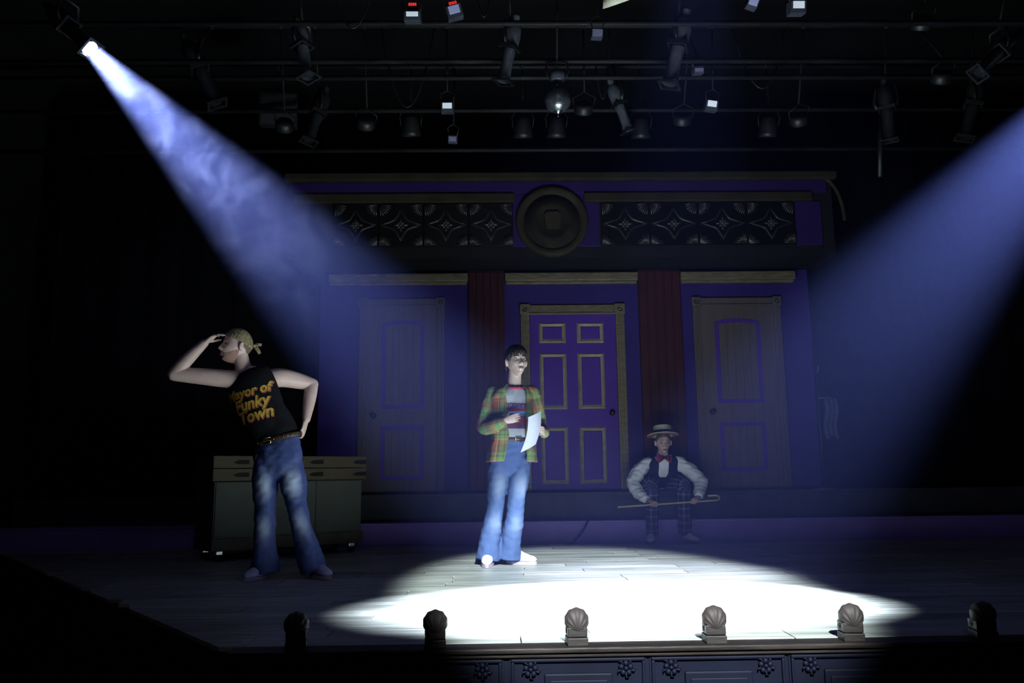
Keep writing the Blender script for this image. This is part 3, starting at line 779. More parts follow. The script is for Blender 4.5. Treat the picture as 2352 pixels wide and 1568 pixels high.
# ------------------------------------------------------------------ person in the plaid shirt
def person_plaid():
    p = empty('person', (0.05, 7.0, 0)); tag(p, 'standing person in plaid overshirt and flared jeans holding a paper', 'person', 'performers on stage')
    PM = p.matrix_basis.copy(); inv = Matrix.Translation((-0.05, -7.0, 0))
    f = Vector((0.30, -0.954, 0)); l = Vector((0.954, 0.30, 0))
    neck = (0.158, 7.0, 1.475); 
    hipR, kneeR, ankR = (0.025, 7.0, 0.86), (-0.012, 6.965, 0.46), (-0.075, 7.02, 0.09)
    hipL, kneeL, ankL = (0.215, 7.0, 0.86), (0.158, 6.955, 0.45), (0.103, 7.05, 0.09)
    shR, elR, wrR = (-0.025, 7.02, 1.405), (-0.100, 6.98, 1.130), (0.075, 6.775, 1.165)
    shL, elL, wrL = (0.315, 7.04, 1.405), (0.372, 7.07, 1.170), (0.398, 6.87, 1.062)
    M = head_frame((0.180, 6.962, 1.672), (0.36, -0.92, 0.10), (0, 0, 1), 1.08)
    mb = MB(); add_head(mb, M, 0.97)
    limb(mb, [(0.172, 6.985, 1.62), (0.165, 6.995, 1.54), (0.158, 7.005, 1.45)], [(0.056, 0.060), (0.058, 0.060), (0.066, 0.064)])
    limb(mb, [(0.158, 7.01, 1.45), (0.148, 7.01, 1.36), (0.145, 7.01, 1.22), (0.148, 7.01, 1.05), (0.12, 7.005, 0.90)], [(0.10, 0.055), (0.135, 0.08), (0.125, 0.08), (0.105, 0.072), (0.10, 0.06)], f)
    for sh, el, wr in ((shR, elR, wrR), (shL, elL, wrL)):
        limb(mb, [sh, el], [0.042, 0.034]); limb(mb, [el, wr], [0.034, 0.025])
    for hp, kn, an in ((hipR, kneeR, ankR), (hipL, kneeL, ankL)):
        limb(mb, [hp, kn, an], [0.062, 0.048, 0.036])
    hand(mb, (0.078, 6.772, 1.168), (0.96, -0.10, 0.22), (0.12, 1, 0.05), (0, 0, 1), (0.30, 0.45, 0.35), 0.93, 0.5, 0.03)
    hand(mb, (0.398, 6.862, 1.066), (-0.10, -0.95, 0.22), (-1, 0.05, 0.0), (0, 0.1, 1), (1.05, 1.0, 0.6), 0.93, 0.4, 0.02)
    me = remesh(mb, 0.0042, 2, 'body'); me.transform(inv); obj('body', me, M_skin2, p)
    Ml = inv @ M
    face_parts(p, Ml, 'dark', 'grey', 'pink')
    # hair: shaggy dark with a fringe
    Mh = mat('dark_brown_hair', (0.020, 0.014, 0.011), 0.55, scale=40, stretch=(1, 1, 0.15), col2=(0.045, 0.032, 0.025), bump=0.3, bscale=90)
    def hl(a, b, c_): return c_ - (0.50 * np.clip(b, -1, 1) + 0.12 - 0.22 * np.abs(a) * (b > 0.2) + 0.10 * np.abs(a) * (b > -0.4) * (b < 0.2)) + 0.12 * np.sin(np.arctan2(a, b) * 9) * (b > 0.4)
    hm = hair_shell(Ml, hl, 1.15, 3, 0.005)
    rnd = random.Random(5)
    for i in range(190):
        az = rnd.uniform(-PI, PI); crown = Vector((0.01, -0.03, 0.122))
        el0 = rnd.uniform(0.35, 0.95); fr = math.cos(az)
        endc = 0.30 if fr > 0.55 else (0.16 if fr > -0.25 else -0.42)
        endc += rnd.uniform(-0.10, 0.08)
        P = []; R = []
        r0 = 1.13 + rnd.uniform(-0.01, 0.04)
        for k in range(6):
            t = k / 5; c_ = el0 * (1 - t) + endc * t; sn = math.sqrt(max(0, 1 - c_ * c_)); a2 = az + 0.25 * t * math.sin(i)
            P.append(Ml @ Vector((0.0755 * sn * math.sin(a2) * r0, 0.098 * sn * math.cos(a2) * (r0 + 0.02 * t), 0.118 * c_ * r0 + 0.004)))
            R.append(0.0085 * (1 - t) ** 0.7 + 0.0012)
        hm.tube(P, R, 6)
    hm.build('hair', Mh, p)
    # jeans
    jb = MB()
    limb(jb, [(0.150, 7.005, 1.035), (0.140, 7.005, 0.97), (0.122, 7.005, 0.88), (0.118, 7.0, 0.81)], [(0.142, 0.100), (0.158, 0.112), (0.176, 0.122), (0.160, 0.110)], f, 28)
    limb(jb, [(0.030, 7.0, 0.87), (0.012, 6.99, 0.70), kneeR, (-0.045, 6.99, 0.26), (-0.078, 7.0, 0.045)], [(0.070, 0.085), (0.090, 0.094), (0.072, 0.075), (0.080, 0.088), (0.102, 0.118)], f, 24, 6, False)
    limb(jb, [(0.210, 7.0, 0.87), (0.190, 6.985, 0.70), kneeL, (0.128, 6.99, 0.26), (0.100, 7.02, 0.050)], [(0.070, 0.085), (0.088, 0.094), (0.070, 0.075), (0.076, 0.088), (0.096, 0.116)], f, 24, 6, False)
    me = remesh(jb, 0.0065, 12, 'jeans')
    front_tone_attr(me, [(hipR, kneeR, ankR), (hipL, kneeL, ankL)], f)
    folds(me, 0.0055, 34, 4, (1, 1, 0.3)); folds(me, 0.0028, 22, 9, (1, 1, 1.6)); folds(me, 0.003, 70, 17, (0.7, 0.7, 1.5)); me.transform(inv)
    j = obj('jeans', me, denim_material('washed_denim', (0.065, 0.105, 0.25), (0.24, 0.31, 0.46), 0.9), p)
    # t-shirt
    tb = MB()
    limb(tb, [(0.160, 6.995, 1.470), (0.156, 6.998, 1.43), (0.150, 7.0, 1.36), (0.148, 7.0, 1.22), (0.150, 7.0, 1.10), (0.152, 7.0, 1.032)],
         [(0.070, 0.066), (0.130, 0.088), (0.165, 0.112), (0.155, 0.112), (0.146, 0.104), (0.146, 0.104)], f, 32, 6, False)
    me = remesh(tb, 0.006, 1, 't_shirt'); folds(me, 0.003, 26, 12, (1, 1, 0.6))
    bone_coords(me, [((0.15, 7.0, 1.0), (0.15, 7.0, 1.5), f, 1.0, 0.12)])
    tee_me = me.copy(); me.transform(inv)
    m, nt, b = cloth_base('grey_tee', 0.85); a = attr_node(nt, 'cloth'); sp = nt.nodes.new('ShaderNodeSeparateXYZ'); nt.links.new(a.outputs['Vector'], sp.inputs[0])
    r = nt.nodes.new('ShaderNodeValToRGB'); r.color_ramp.interpolation = 'CONSTANT'
    grey = (0.36, 0.38, 0.43); stops = [(0.0, grey), (0.108, (0.10, 0.04, 0.09)), (0.150, (0.22, 0.035, 0.05)), (0.205, (0.06, 0.05, 0.13)), (0.212, (0.06, 0.22, 0.50)), (0.243, (0.62, 0.45, 0.55)), (0.250, (0.38, 0.05, 0.07)), (0.273, (0.13, 0.12, 0.26)), (0.318, grey)]
    while len(r.color_ramp.elements) < len(stops): r.color_ramp.elements.new(0.5)
    for e, (ps, c) in zip(r.color_ramp.elements, stops): e.position = ps; e.color = (*c, 1)
    vv = math_node(nt, 'SUBTRACT', sp.outputs['Y'], 1.0); nt.links.new(vv, r.inputs['Fac'])
    # the print only covers the chest front
    au = math_node(nt, 'ABSOLUTE', math_node(nt, 'SUBTRACT', sp.outputs['X'], 0.0)); inside = math_node(nt, 'LESS_THAN', au, 0.115)
    nt.links.new(mixc(nt, inside, grey, r.outputs['Color']), b.inputs['Base Color'])
    t = obj('t_shirt', me, m, p)
    ring = [inv @ Vector((0.161, 6.995, 1.470)) + Vector(l) * (0.076 * math.sin(q)) + Vector(f) * (0.080 * math.cos(q)) + Vector((0, 0, -0.010 * (1 + math.cos(q)))) for q in [2 * PI * i / 32 for i in range(33)]]
    MB().tube(ring, [(0.012, 0.010)] * 33, 8).build('collar_band', mat('red_rib', (0.38, 0.03, 0.05), 0.85, var=0.15, scale=60), t)
    # printed lettering rows over the bands: looping script shapes
    Mt = mat('print_blue', (0.10, 0.30, 0.55), 0.8, var=0.2, scale=30); Mt2 = mat('print_maroon', (0.26, 0.02, 0.06), 0.8, var=0.2, scale=30)
    L = Matrix((l, Vector((0, 0, 1)), -f)).transposed().to_4x4()
    for (x0, n, rr, z0, mm) in ((-0.075, 3, 0.020, 1.300, Mt2), (0.03, 3, 0.020, 1.298, Mt2), (-0.072, 3, 0.011, 1.294, Mt), (0.033, 3, 0.011, 1.292, Mt)):
        lp = MB()
        for q in range(n):
            cx = x0 + q * 0.036 - 0.02
            pts = [Vector((cx + rr * 1.05 * math.cos(w_), rr * math.sin(w_), 0)) for w_ in [PI * 1.25 - 1.6 * PI * i / 12 for i in range(13)]]
            for i in range(12):
                a_, b_ = pts[i], pts[i + 1]; dd = (b_ - a_).normalized(); nn = Vector((-dd.y, dd.x, 0)) * 0.0035
                lp.add([a_ - nn, b_ - nn, b_ + nn, a_ + nn], [(0, 1, 2, 3)])
        lm = lp.mesh('print'); LM = Matrix.Translation((0.152, 7.0, z0)) @ L
        press_on(lm, LM, tee_me, 0.0015, -f); lm.transform(inv); obj('shirt_print', lm, mm, t)
    # belt
    ring = [inv @ (Vector((0.150, 7.005, 1.022)) + l * (0.150 * math.sin(q)) + f * (0.108 * math.cos(q))) for q in [2 * PI * i / 40 for i in range(41)]]
    be = MB().tube(ring, [(0.004, 0.018)] * 41, 8, False, True, (0, 0, 1)).build('belt', M_leather, p)
    bc = inv @ (Vector((0.150, 7.005, 1.022)) + f * 0.113 + l * 0.006)
    bk = MB(); BL = Matrix((l, f, Vector((0, 0, 1)))).transposed().to_4x4()
    rc = [bc + l * x + Vector((0, 0, z)) for x, z in ((-0.026, -0.021), (0.026, -0.021), (0.026, 0.021), (-0.026, 0.021), (-0.026, -0.021))]
    bk.tube(rc, 0.0038, 8); bk.tube([bc + l * -0.026, bc + l * 0.02], 0.003, 6); bk.build('buckle', M_chrome, be)
    # open plaid overshirt
    sb = MB(); rows = [(1.482, 0.096, 0.084, 0.85), (1.445, 0.158, 0.108, 0.66), (1.38, 0.196, 0.128, 0.52), (1.30, 0.192, 0.132, 0.50), (1.18, 0.186, 0.132, 0.50), (1.05, 0.190, 0.134, 0.46), (0.93, 0.212, 0.150, 0.46), (0.835, 0.228, 0.160, 0.50)]
    N = 44; th_ = 0.013
    zz = [r_[0] for r_ in rows]; 
    P2, R2 = lerp_pts([(r_[0], r_[1], r_[2]) for r_ in rows], [r_[3] for r_ in rows], 5)
    outer, inner = [], []
    cen = lambda z: Vector((0.150 - 0.02 * max(0, (1.05 - z) / 0.22), 7.005, z))
    for (z, a_, b_), (op, _) in zip(P2, R2):
        c = cen(z); ro, ri = [], []
        for i in range(N + 1):
            q = (-(2 * PI - op * 1.55) + op * 0.75) + (2 * PI - op * 1.55 - op * 0.75 + 0.0) * (i / N)   # from the left front edge round the back to the right front edge
            q = op * 0.85 + (2 * PI - op * 1.85) * (i / N)
            wav = 0.006 * math.sin(7 * q + 3 * z) * (1 if z < 1.2 else 0.3)
            dirv = l * math.sin(q); fv = f * math.cos(q)
            ro.append(c + dirv * (a_ + wav) + fv * (b_ + wav)); ri.append(c + dirv * (a_ - th_ + wav) + fv * (b_ - th_ + wav))
        outer.append(ro); inner.append(ri)
    nr = len(outer); V = [v for r_ in outer for v in r_] + [v for r_ in inner for v in r_]; off = nr * (N + 1)
    F = []
    for i in range(nr - 1):
        for j_ in range(N):
            a_ = i * (N + 1) + j_; F.append((a_, a_ + 1, a_ + N + 2, a_ + N + 1)); F.append((off + a_, off + a_ + N + 1, off + a_ + N + 2, off + a_ + 1))
    for i in range(nr - 1):
        for j_ in (0, N):
            a_ = i * (N + 1) + j_; q = (a_, a_ + N + 1, off + a_ + N + 1, off + a_); F.append(q if j_ == 0 else q[::-1])
    for j_ in range(N):
        a_ = j_; F.append((a_ + 1, a_, off + a_, off + a_ + 1)); a_ = (nr - 1) * (N + 1) + j_; F.append((a_, a_ + 1, off + a_ + 1, off + a_))
    sb.add(V, F, True)
    limb(sb, [(0.02, 7.01, 1.425), shR, (-0.075, 7.0, 1.27), elR, (-0.025, 6.88, 1.130), (0.062, 6.788, 1.160)], [0.060, 0.072, 0.066, 0.060, 0.056, 0.043], None, 22, 5)
    limb(sb, [(0.27, 7.03, 1.425), shL, (0.355, 7.06, 1.28), elL, (0.388, 6.96, 1.105), (0.399, 6.885, 1.066)], [0.058, 0.068, 0.064, 0.058, 0.052, 0.043], None, 22, 5)
    me = remesh(sb, 0.0052, 2, 'overshirt')
    folds(me, 0.0055, 34, 21, (1, 1, 0.5)); folds(me, 0.004, 62, 2, (0.6, 0.6, 1))
    bone_coords(me, [((0.145, 7.0, 0.80), (0.150, 7.0, 1.44), f, 0.80, 0.19), (shR, elR, (-0.4, -0.9, 0), 0.0, 0.072), (elR, wrR, (-0.2, -0.6, -0.6), 0.30, 0.062), (shL, elL, (0.4, -0.9, 0), 0.0, 0.07), (elL, wrL, (0.9, 0, 0), 0.27, 0.06)])
    me.transform(inv)
    G, O, Br, Y, D = (0.15, 0.25, 0.085), (0.36, 0.10, 0.05), (0.14, 0.085, 0.05), (0.36, 0.27, 0.10), (0.03, 0.04, 0.03)
    pl = plaid_material('green_orange_plaid', [(0, G), (0.24, D), (0.27, G), (0.46, Br), (0.56, O), (0.80, Br), (0.84, Y), (0.90, Br)], [(0, Br), (0.16, O), (0.36, Y), (0.42, G), (0.60, D), (0.63, G), (0.80, Br)], 0.155, 0.175)
    osh = obj('overshirt', me, pl, p)
    # collar points and button band
    Mc = mat('plaid_collar', (0.12, 0.10, 0.05), 0.9, scale=18, col2=(0.16, 0.22, 0.08))
    for sx in (-1, 1):
        c0 = inv @ Vector((0.158, 7.0, 1.478))
        pts = []
        for i in range(9):
            q = PI - (PI - 0.80) * (i / 8)
            top = c0 + l * (sx * 0.086 * math.sin(q)) + f * (0.082 * math.cos(q)) + Vector((0, 0, 0.030 - 0.030 * (i / 8)))
            bot = c0 + l * (sx * (0.122 + 0.030 * i / 8) * math.sin(q)) + f * (0.104 * math.cos(q) + 0.030 * i / 8) + Vector((0, 0, -0.008 - 0.080 * (i / 8) ** 2))
            pts.append((top, bot))
        cm = MB(); V = []
        for a_, b_ in pts: V += [a_, b_, b_ + Vector((0, 0, -0.006)) - f * 0.004, a_ - f * 0.006]
        F = []
        for i in range(8):
            for k in range(4):
                F.append((i * 4 + k, i * 4 + (k + 1) % 4, i * 4 + 4 + (k + 1) % 4, i * 4 + 4 + k))
        F += [(3, 2, 1, 0), (32, 33, 34, 35)]
        cm.add(V, F, True).build('collar', Mc, osh)
    # shoes
    lace = mat('white_lace', (0.8, 0.8, 0.82), 0.8, var=0.05, scale=30)
    shoe(p, inv @ Vector((-0.072, 7.07, 0)), inv @ Vector((-0.082, 6.79, 0)), M_white_canvas, M_violet_sole, 1.05, lace)
    shoe(p, inv @ Vector((0.085, 7.075, 0)), inv @ Vector((0.320, 6.975, 0)), M_white_canvas, M_violet_sole, 1.05, lace)
    return p
person_plaid()

# the sheet of paper
def paper():
    TL, TR, BR, BL = Vector((0.262, 6.655, 1.185)), Vector((0.372, 6.800, 1.247)), Vector((0.325, 6.760, 0.975)), Vector((0.196, 6.640, 0.905))
    n = 12; V = []
    for i in range(n + 1):
        for j in range(n + 1):
            u, v = i / n, j / n
            q = (TL * (1 - u) + TR * u) * (1 - v) + (BL * (1 - u) + BR * u) * v
            q += Vector((0.018 * math.sin(PI * v) + 0.012 * math.sin(PI * u), -0.022 * math.sin(PI * u) * (1 - 0.4 * v), 0)) 
            V.append(q)
    base = Vector((0.28, 6.72, 0.905))
    th = Vector((0.0006, 0.0006, 0)); m = len(V)
    V = [v - base for v in V] + [v - base + th for v in V]
    F = []
    for i in range(n):
        for j in range(n):
            a = i * (n + 1) + j; F.append((a, a + 1, a + n + 2, a + n + 1)); F.append((m + a, m + a + n + 1, m + a + n + 2, m + a + 1))
    o = MB().add(V, F, True).build('paper_sheet', mat('white_paper', (0.46, 0.48, 0.58), 0.8, var=0.02, scale=10), None, base)
    tag(o, 'curling white sheet of paper held by the person in plaid', 'paper')
paper()

# ------------------------------------------------------------------ person in the black sleeveless shirt
def person_tank():
    O = Vector((-1.60, 6.3, 0)); inv = Matrix.Translation(-O)
    p = empty('person', O); tag(p, 'person in black sleeveless shirt shading the eyes, other hand on hip', 'person', 'performers on stage')
    f = Vector((-0.30, -0.954, 0)); l = Vector((0.954, -0.30, 0))
    shR, elR, wrR = (-2.050, 6.27, 1.475), (-2.395, 6.18, 1.500), (-2.185, 6.19, 1.735)
    shL, elL, wrL = (-1.665, 6.37, 1.490), (-1.450, 6.53, 1.452), (-1.452, 6.39, 1.170)
    hipR, kneeR, ankR = (-1.735, 6.3, 0.87), (-1.705, 6.25, 0.48), (-1.715, 6.31, 0.09)
    hipL, kneeL, ankL = (-1.540, 6.3, 0.895), (-1.468, 6.26, 0.50), (-1.345, 6.31, 0.10)
    M = head_frame((-1.968, 6.275, 1.722), (-0.86, -0.50, 0.10), (0.12, 0.0, 1), 1.10)
    mb = MB(); add_head(mb, M, 1.02)
    limb(mb, [(-1.945, 6.285, 1.665), (-1.925, 6.292, 1.59), (-1.905, 6.30, 1.51)], [(0.056, 0.058), (0.058, 0.060), (0.075, 0.068)])
    limb(mb, [(-1.895, 6.305, 1.500), (-1.860, 6.31, 1.42), (-1.79, 6.31, 1.28), (-1.68, 6.31, 1.08), (-1.64, 6.305, 0.92)], [(0.13, 0.06), (0.165, 0.09), (0.150, 0.095), (0.135, 0.088), (0.15, 0.09)], f)
    limb(mb, [(-1.95, 6.29, 1.470), shR, (-2.22, 6.225, 1.490), elR], [0.068, 0.068, 0.062, 0.050]); limb(mb, [elR, (-2.315, 6.185, 1.60), wrR], [0.049, 0.049, 0.031])
    limb(mb, [(-1.76, 6.335, 1.465), shL, (-1.56, 6.45, 1.480), elL], [0.072, 0.074, 0.066, 0.054]); limb(mb, [elL, (-1.448, 6.47, 1.34), wrL], [0.052, 0.050, 0.032])
    for hp, kn, an in ((hipR, kneeR, ankR), (hipL, kneeL, ankL)): limb(mb, [hp, kn, an], [0.075, 0.05, 0.038])
    hand(mb, (-2.178, 6.190, 1.742), (0.80, -0.12, 0.55), (0.45, 0.1, -0.9), (0.25, 1.0, 0.1), (0.28, 0.30, 0.25), 0.98, 0.1, 0.03)
    hand(mb, (-1.453, 6.385, 1.165), (-0.10, -0.38, -0.92), (-1, 0.1, -0.05), (-0.1, 0.9, -0.4), (0.12, 0.25, 0.25), 0.95, 0.1, 0.04)
    me = remesh(mb, 0.0042, 2, 'body'); me.transform(inv); obj('body', me, M_skin1, p)
    Ml = inv @ M
    face_parts(p, Ml, 'sandy', 'dark', 'dull', 1.0, 0.005)
    # short hair at the nape and a beard shadow
    Mh = mat('sandy_hair', (0.10, 0.075, 0.05), 0.65, scale=50, stretch=(1, 1, 0.2), col2=(0.17, 0.13, 0.085), bump=0.3, bscale=90)
    hair_shell(Ml, lambda a, b, c_: (c_ - (0.15 + 0.75 * b)) * 1.0, 1.035, 2, 0.0015).build('hair', Mh, p)
    Mbd = mat('auburn_beard', (0.28, 0.15, 0.12), 0.75, scale=70, col2=(0.36, 0.21, 0.17), bump=0.3, bscale=150)
    hair_shell(Ml, lambda a, b, c_: np.minimum(np.minimum(-0.14 - c_ - 0.40 * np.clip(b, 0, 1), b + 0.10), ((a / 0.34) ** 2 + ((c_ + 0.56) / 0.13) ** 2 - 1) * 0.3) * 2.0, 1.022, 4, 0.0).build('beard', Mbd, p)
    # headscarf
    m = bpy.data.materials.new('tan_print_scarf'); m.use_nodes = True; nt = m.node_tree; b = nt.nodes['Principled BSDF']; b.inputs['Roughness'].default_value = 0.75
    tc = nt.nodes.new('ShaderNodeTexCoord'); vo = nt.nodes.new('ShaderNodeTexVoronoi'); vo.inputs['Scale'].default_value = 120
    mp = nt.nodes.new('ShaderNodeMapping'); mp.inputs['Scale'].default_value = (1, 1, 2.2); nt.links.new(tc.outputs['Object'], mp.inputs[0]); nt.links.new(mp.outputs[0], vo.inputs['Vector'])
    rp = nt.nodes.new('ShaderNodeValToRGB'); rp.color_ramp.elements[0].position = 0.25; rp.color_ramp.elements[0].color = (0.56, 0.47, 0.24, 1); rp.color_ramp.elements[1].position = 0.55; rp.color_ramp.elements[1].color = (0.12, 0.085, 0.05, 1)
    nt.links.new(vo.outputs['Distance'], rp.inputs['Fac']); nt.links.new(rp.outputs[0], b.inputs['Base Color'])
    bp = nt.nodes.new('ShaderNodeBump'); bp.inputs['Strength'].default_value = 0.4; bp.inputs['Distance'].default_value = 0.01; nt.links.new(vo.outputs['Distance'], bp.inputs['Height']); nt.links.new(bp.outputs[0], b.inputs['Normal'])
    sc = hair_shell(Ml, lambda a, b_, c_: c_ - (0.22 + 0.30 * b_), 1.095, 6, 0.0025)
    so = sc.build('headscarf', m, p)
    kn = MB(); kb = Ml @ Vector((0.03, -0.108, 0.02))
    kn.ball(kb, (0.016, 0.014, 0.014), 12)
    for dx, dz in ((0.05, 0.012), (0.035, -0.05)):
        q = Ml @ Vector((0.03 + dx * 0.4, -0.108 - 0.045, 0.02 + dz))
        kn.tube([kb, (kb + q) / 2 + Vector((0, 0, 0.006)), q], [(0.006, 0.010), (0.004, 0.016), (0.002, 0.011)], 8)
    kn.build('scarf_knot', m, so)
    # jeans
    jb = MB()
    limb(jb, [(-1.642, 6.305, 1.035), (-1.640, 6.305, 0.97), (-1.638, 6.305, 0.88), (-1.638, 6.30, 0.81)], [(0.172, 0.105), (0.188, 0.118), (0.202, 0.126), (0.170, 0.115)], f, 28)
    limb(jb, [(-1.732, 6.3, 0.88), (-1.722, 6.285, 0.70), kneeR, (-1.705, 6.285, 0.27), (-1.708, 6.30, 0.045)], [(0.072, 0.085), (0.092, 0.098), (0.072, 0.078), (0.080, 0.090), (0.104, 0.125)], f, 24, 6, False)
    limb(jb, [(-1.545, 6.3, 0.90), (-1.515, 6.285, 0.72), kneeL, (-1.415, 6.285, 0.28), (-1.345, 6.31, 0.055)], [(0.072, 0.085), (0.094, 0.098), (0.074, 0.078), (0.080, 0.088), (0.100, 0.122)], f, 24, 6, False)
    me = remesh(jb, 0.0065, 14, 'jeans'); front_tone_attr(me, [(hipR, kneeR, ankR), (hipL, kneeL, ankL)], (0.1, -1, 0))
    folds(me, 0.0055, 34, 14, (1, 1, 0.3)); folds(me, 0.0028, 22, 19, (1, 1, 1.6)); folds(me, 0.003, 70, 27, (0.7, 0.7, 1.5)); me.transform(inv)
    j = obj('jeans', me, denim_material('two_tone_denim', (0.045, 0.065, 0.19), (0.38, 0.46, 0.62), 1.05), p)
    # sleeveless shirt
    tb = MB()
    limb(tb, [(-1.902, 6.305, 1.520), (-1.890, 6.305, 1.496), (-1.865, 6.305, 1.44), (-1.815, 6.305, 1.33), (-1.745, 6.305, 1.19), (-1.665, 6.305, 1.06), (-1.640, 6.305, 0.995)],
         [(0.105, 0.076), (0.172, 0.096), (0.192, 0.120), (0.192, 0.126), (0.182, 0.124), (0.182, 0.118), (0.180, 0.114)], f, 36, 6, False)
    me = remesh(tb, 0.0055, 1, 'sleeveless_shirt'); folds(me, 0.004, 22, 31, (1, 1, 0.5)); folds(me, 0.0025, 48, 33, (1, 1, 0.7))
    surf = me.copy(); me.transform(inv)
    t = obj('sleeveless_shirt', me, mat('black_cotton', (0.006, 0.006, 0.008), 0.9, var=0.2, scale=12, bump=0.1, bscale=150, spec=0.15), p)
    # printed words, gold with a rust outline
    Mg = mat('gold_print', (0.52, 0.36, 0.05), 0.7, var=0.25, scale=40); Mrs = mat('rust_print', (0.36, 0.10, 0.05), 0.75, var=0.25, scale=40)
    side = Vector((0.93, -0.10, 0.24)).normalized(); upv = Vector((-0.27, 0.0, 0.96)); nrm = Vector((0.18, -1, 0.02)).normalized(); upv = (upv - side * upv.dot(side)).normalized(); nv = side.cross(upv)
    RM = Matrix((side, upv, nv)).transposed().to_4x4()
    for k, (txt, sz, cx, cz) in enumerate((('Mayor of', 0.098, -1.858, 1.362), ('Funky', 0.118, -1.826, 1.276), ('Town', 0.122, -1.793, 1.190))):
        for lay, (mm, bold, dz, off) in enumerate(((Mrs, 0.0052, -0.006, 0.0016), (Mg, 0.0022, 0.0, 0.0032))):
            tm = text_mesh(txt, sz, 0.22, bold); LM = Matrix.Translation((cx + (0.006 if lay == 0 else 0), 6.305, cz + dz)) @ RM
            press_on(tm, LM, surf, off, (0, 1, 0)); tm.transform(inv); obj('shirt_lettering', tm, mm, t)
    # belt with studs and a plain plate buckle
    bcen = Vector((-1.641, 6.305, 1.012)); tilt = Vector((0, 0, 1))
    def bpt(q, rad=1.0): 
        v = bcen + l * (0.186 * rad * math.sin(q)) + f * (0.122 * rad * math.cos(q)); v.z += 0.10 * (v.x - bcen.x) / 0.19 * 0.45; return inv @ v
    ring = [bpt(2 * PI * i / 48) for i in range(49)]
    be = MB().tube(ring, [(0.004, 0.020)] * 49, 8, False, True, (0, 0, 1)).build('belt', M_leather, p)
    Ms = mat('brass_stud', (0.6, 0.5, 0.28), 0.25, 1.0, var=0.1, scale=40)
    for i in range(9):
        q = -0.55 + i * 0.19
        if abs(q + 0.05) < 0.1: continue
        MB().ball(bpt(q, 1.03), (0.006, 0.006, 0.006), 10).build('stud', Ms, be)
    bc = bpt(-0.05, 1.04); bk = MB(); rc = [bc + l * x + Vector((0, 0, z)) for x, z in ((-0.03, -0.024), (0.03, -0.016), (0.03, 0.026), (-0.03, 0.018), (-0.03, -0.024))]
    bk.tube(rc, 0.0045, 8); bk.tube([bc + l * -0.03, bc + l * 0.025], 0.0035, 6); bk.build('buckle', Ms, be)
    Mshoe = mat('lilac_canvas', (0.42, 0.40, 0.66), 0.7, var=0.08, scale=20); lace = mat('white_lace', (0.8, 0.8, 0.82), 0.8)
    shoe(p, inv @ Vector((-1.700, 6.36, 0)), inv @ Vector((-1.790, 6.10, 0)), Mshoe, M_violet_sole, 1.05, lace)
    shoe(p, inv @ Vector((-1.375, 6.36, 0)), inv @ Vector((-1.205, 6.17, 0)), Mshoe, M_violet_sole, 1.05, lace)
person_tank()

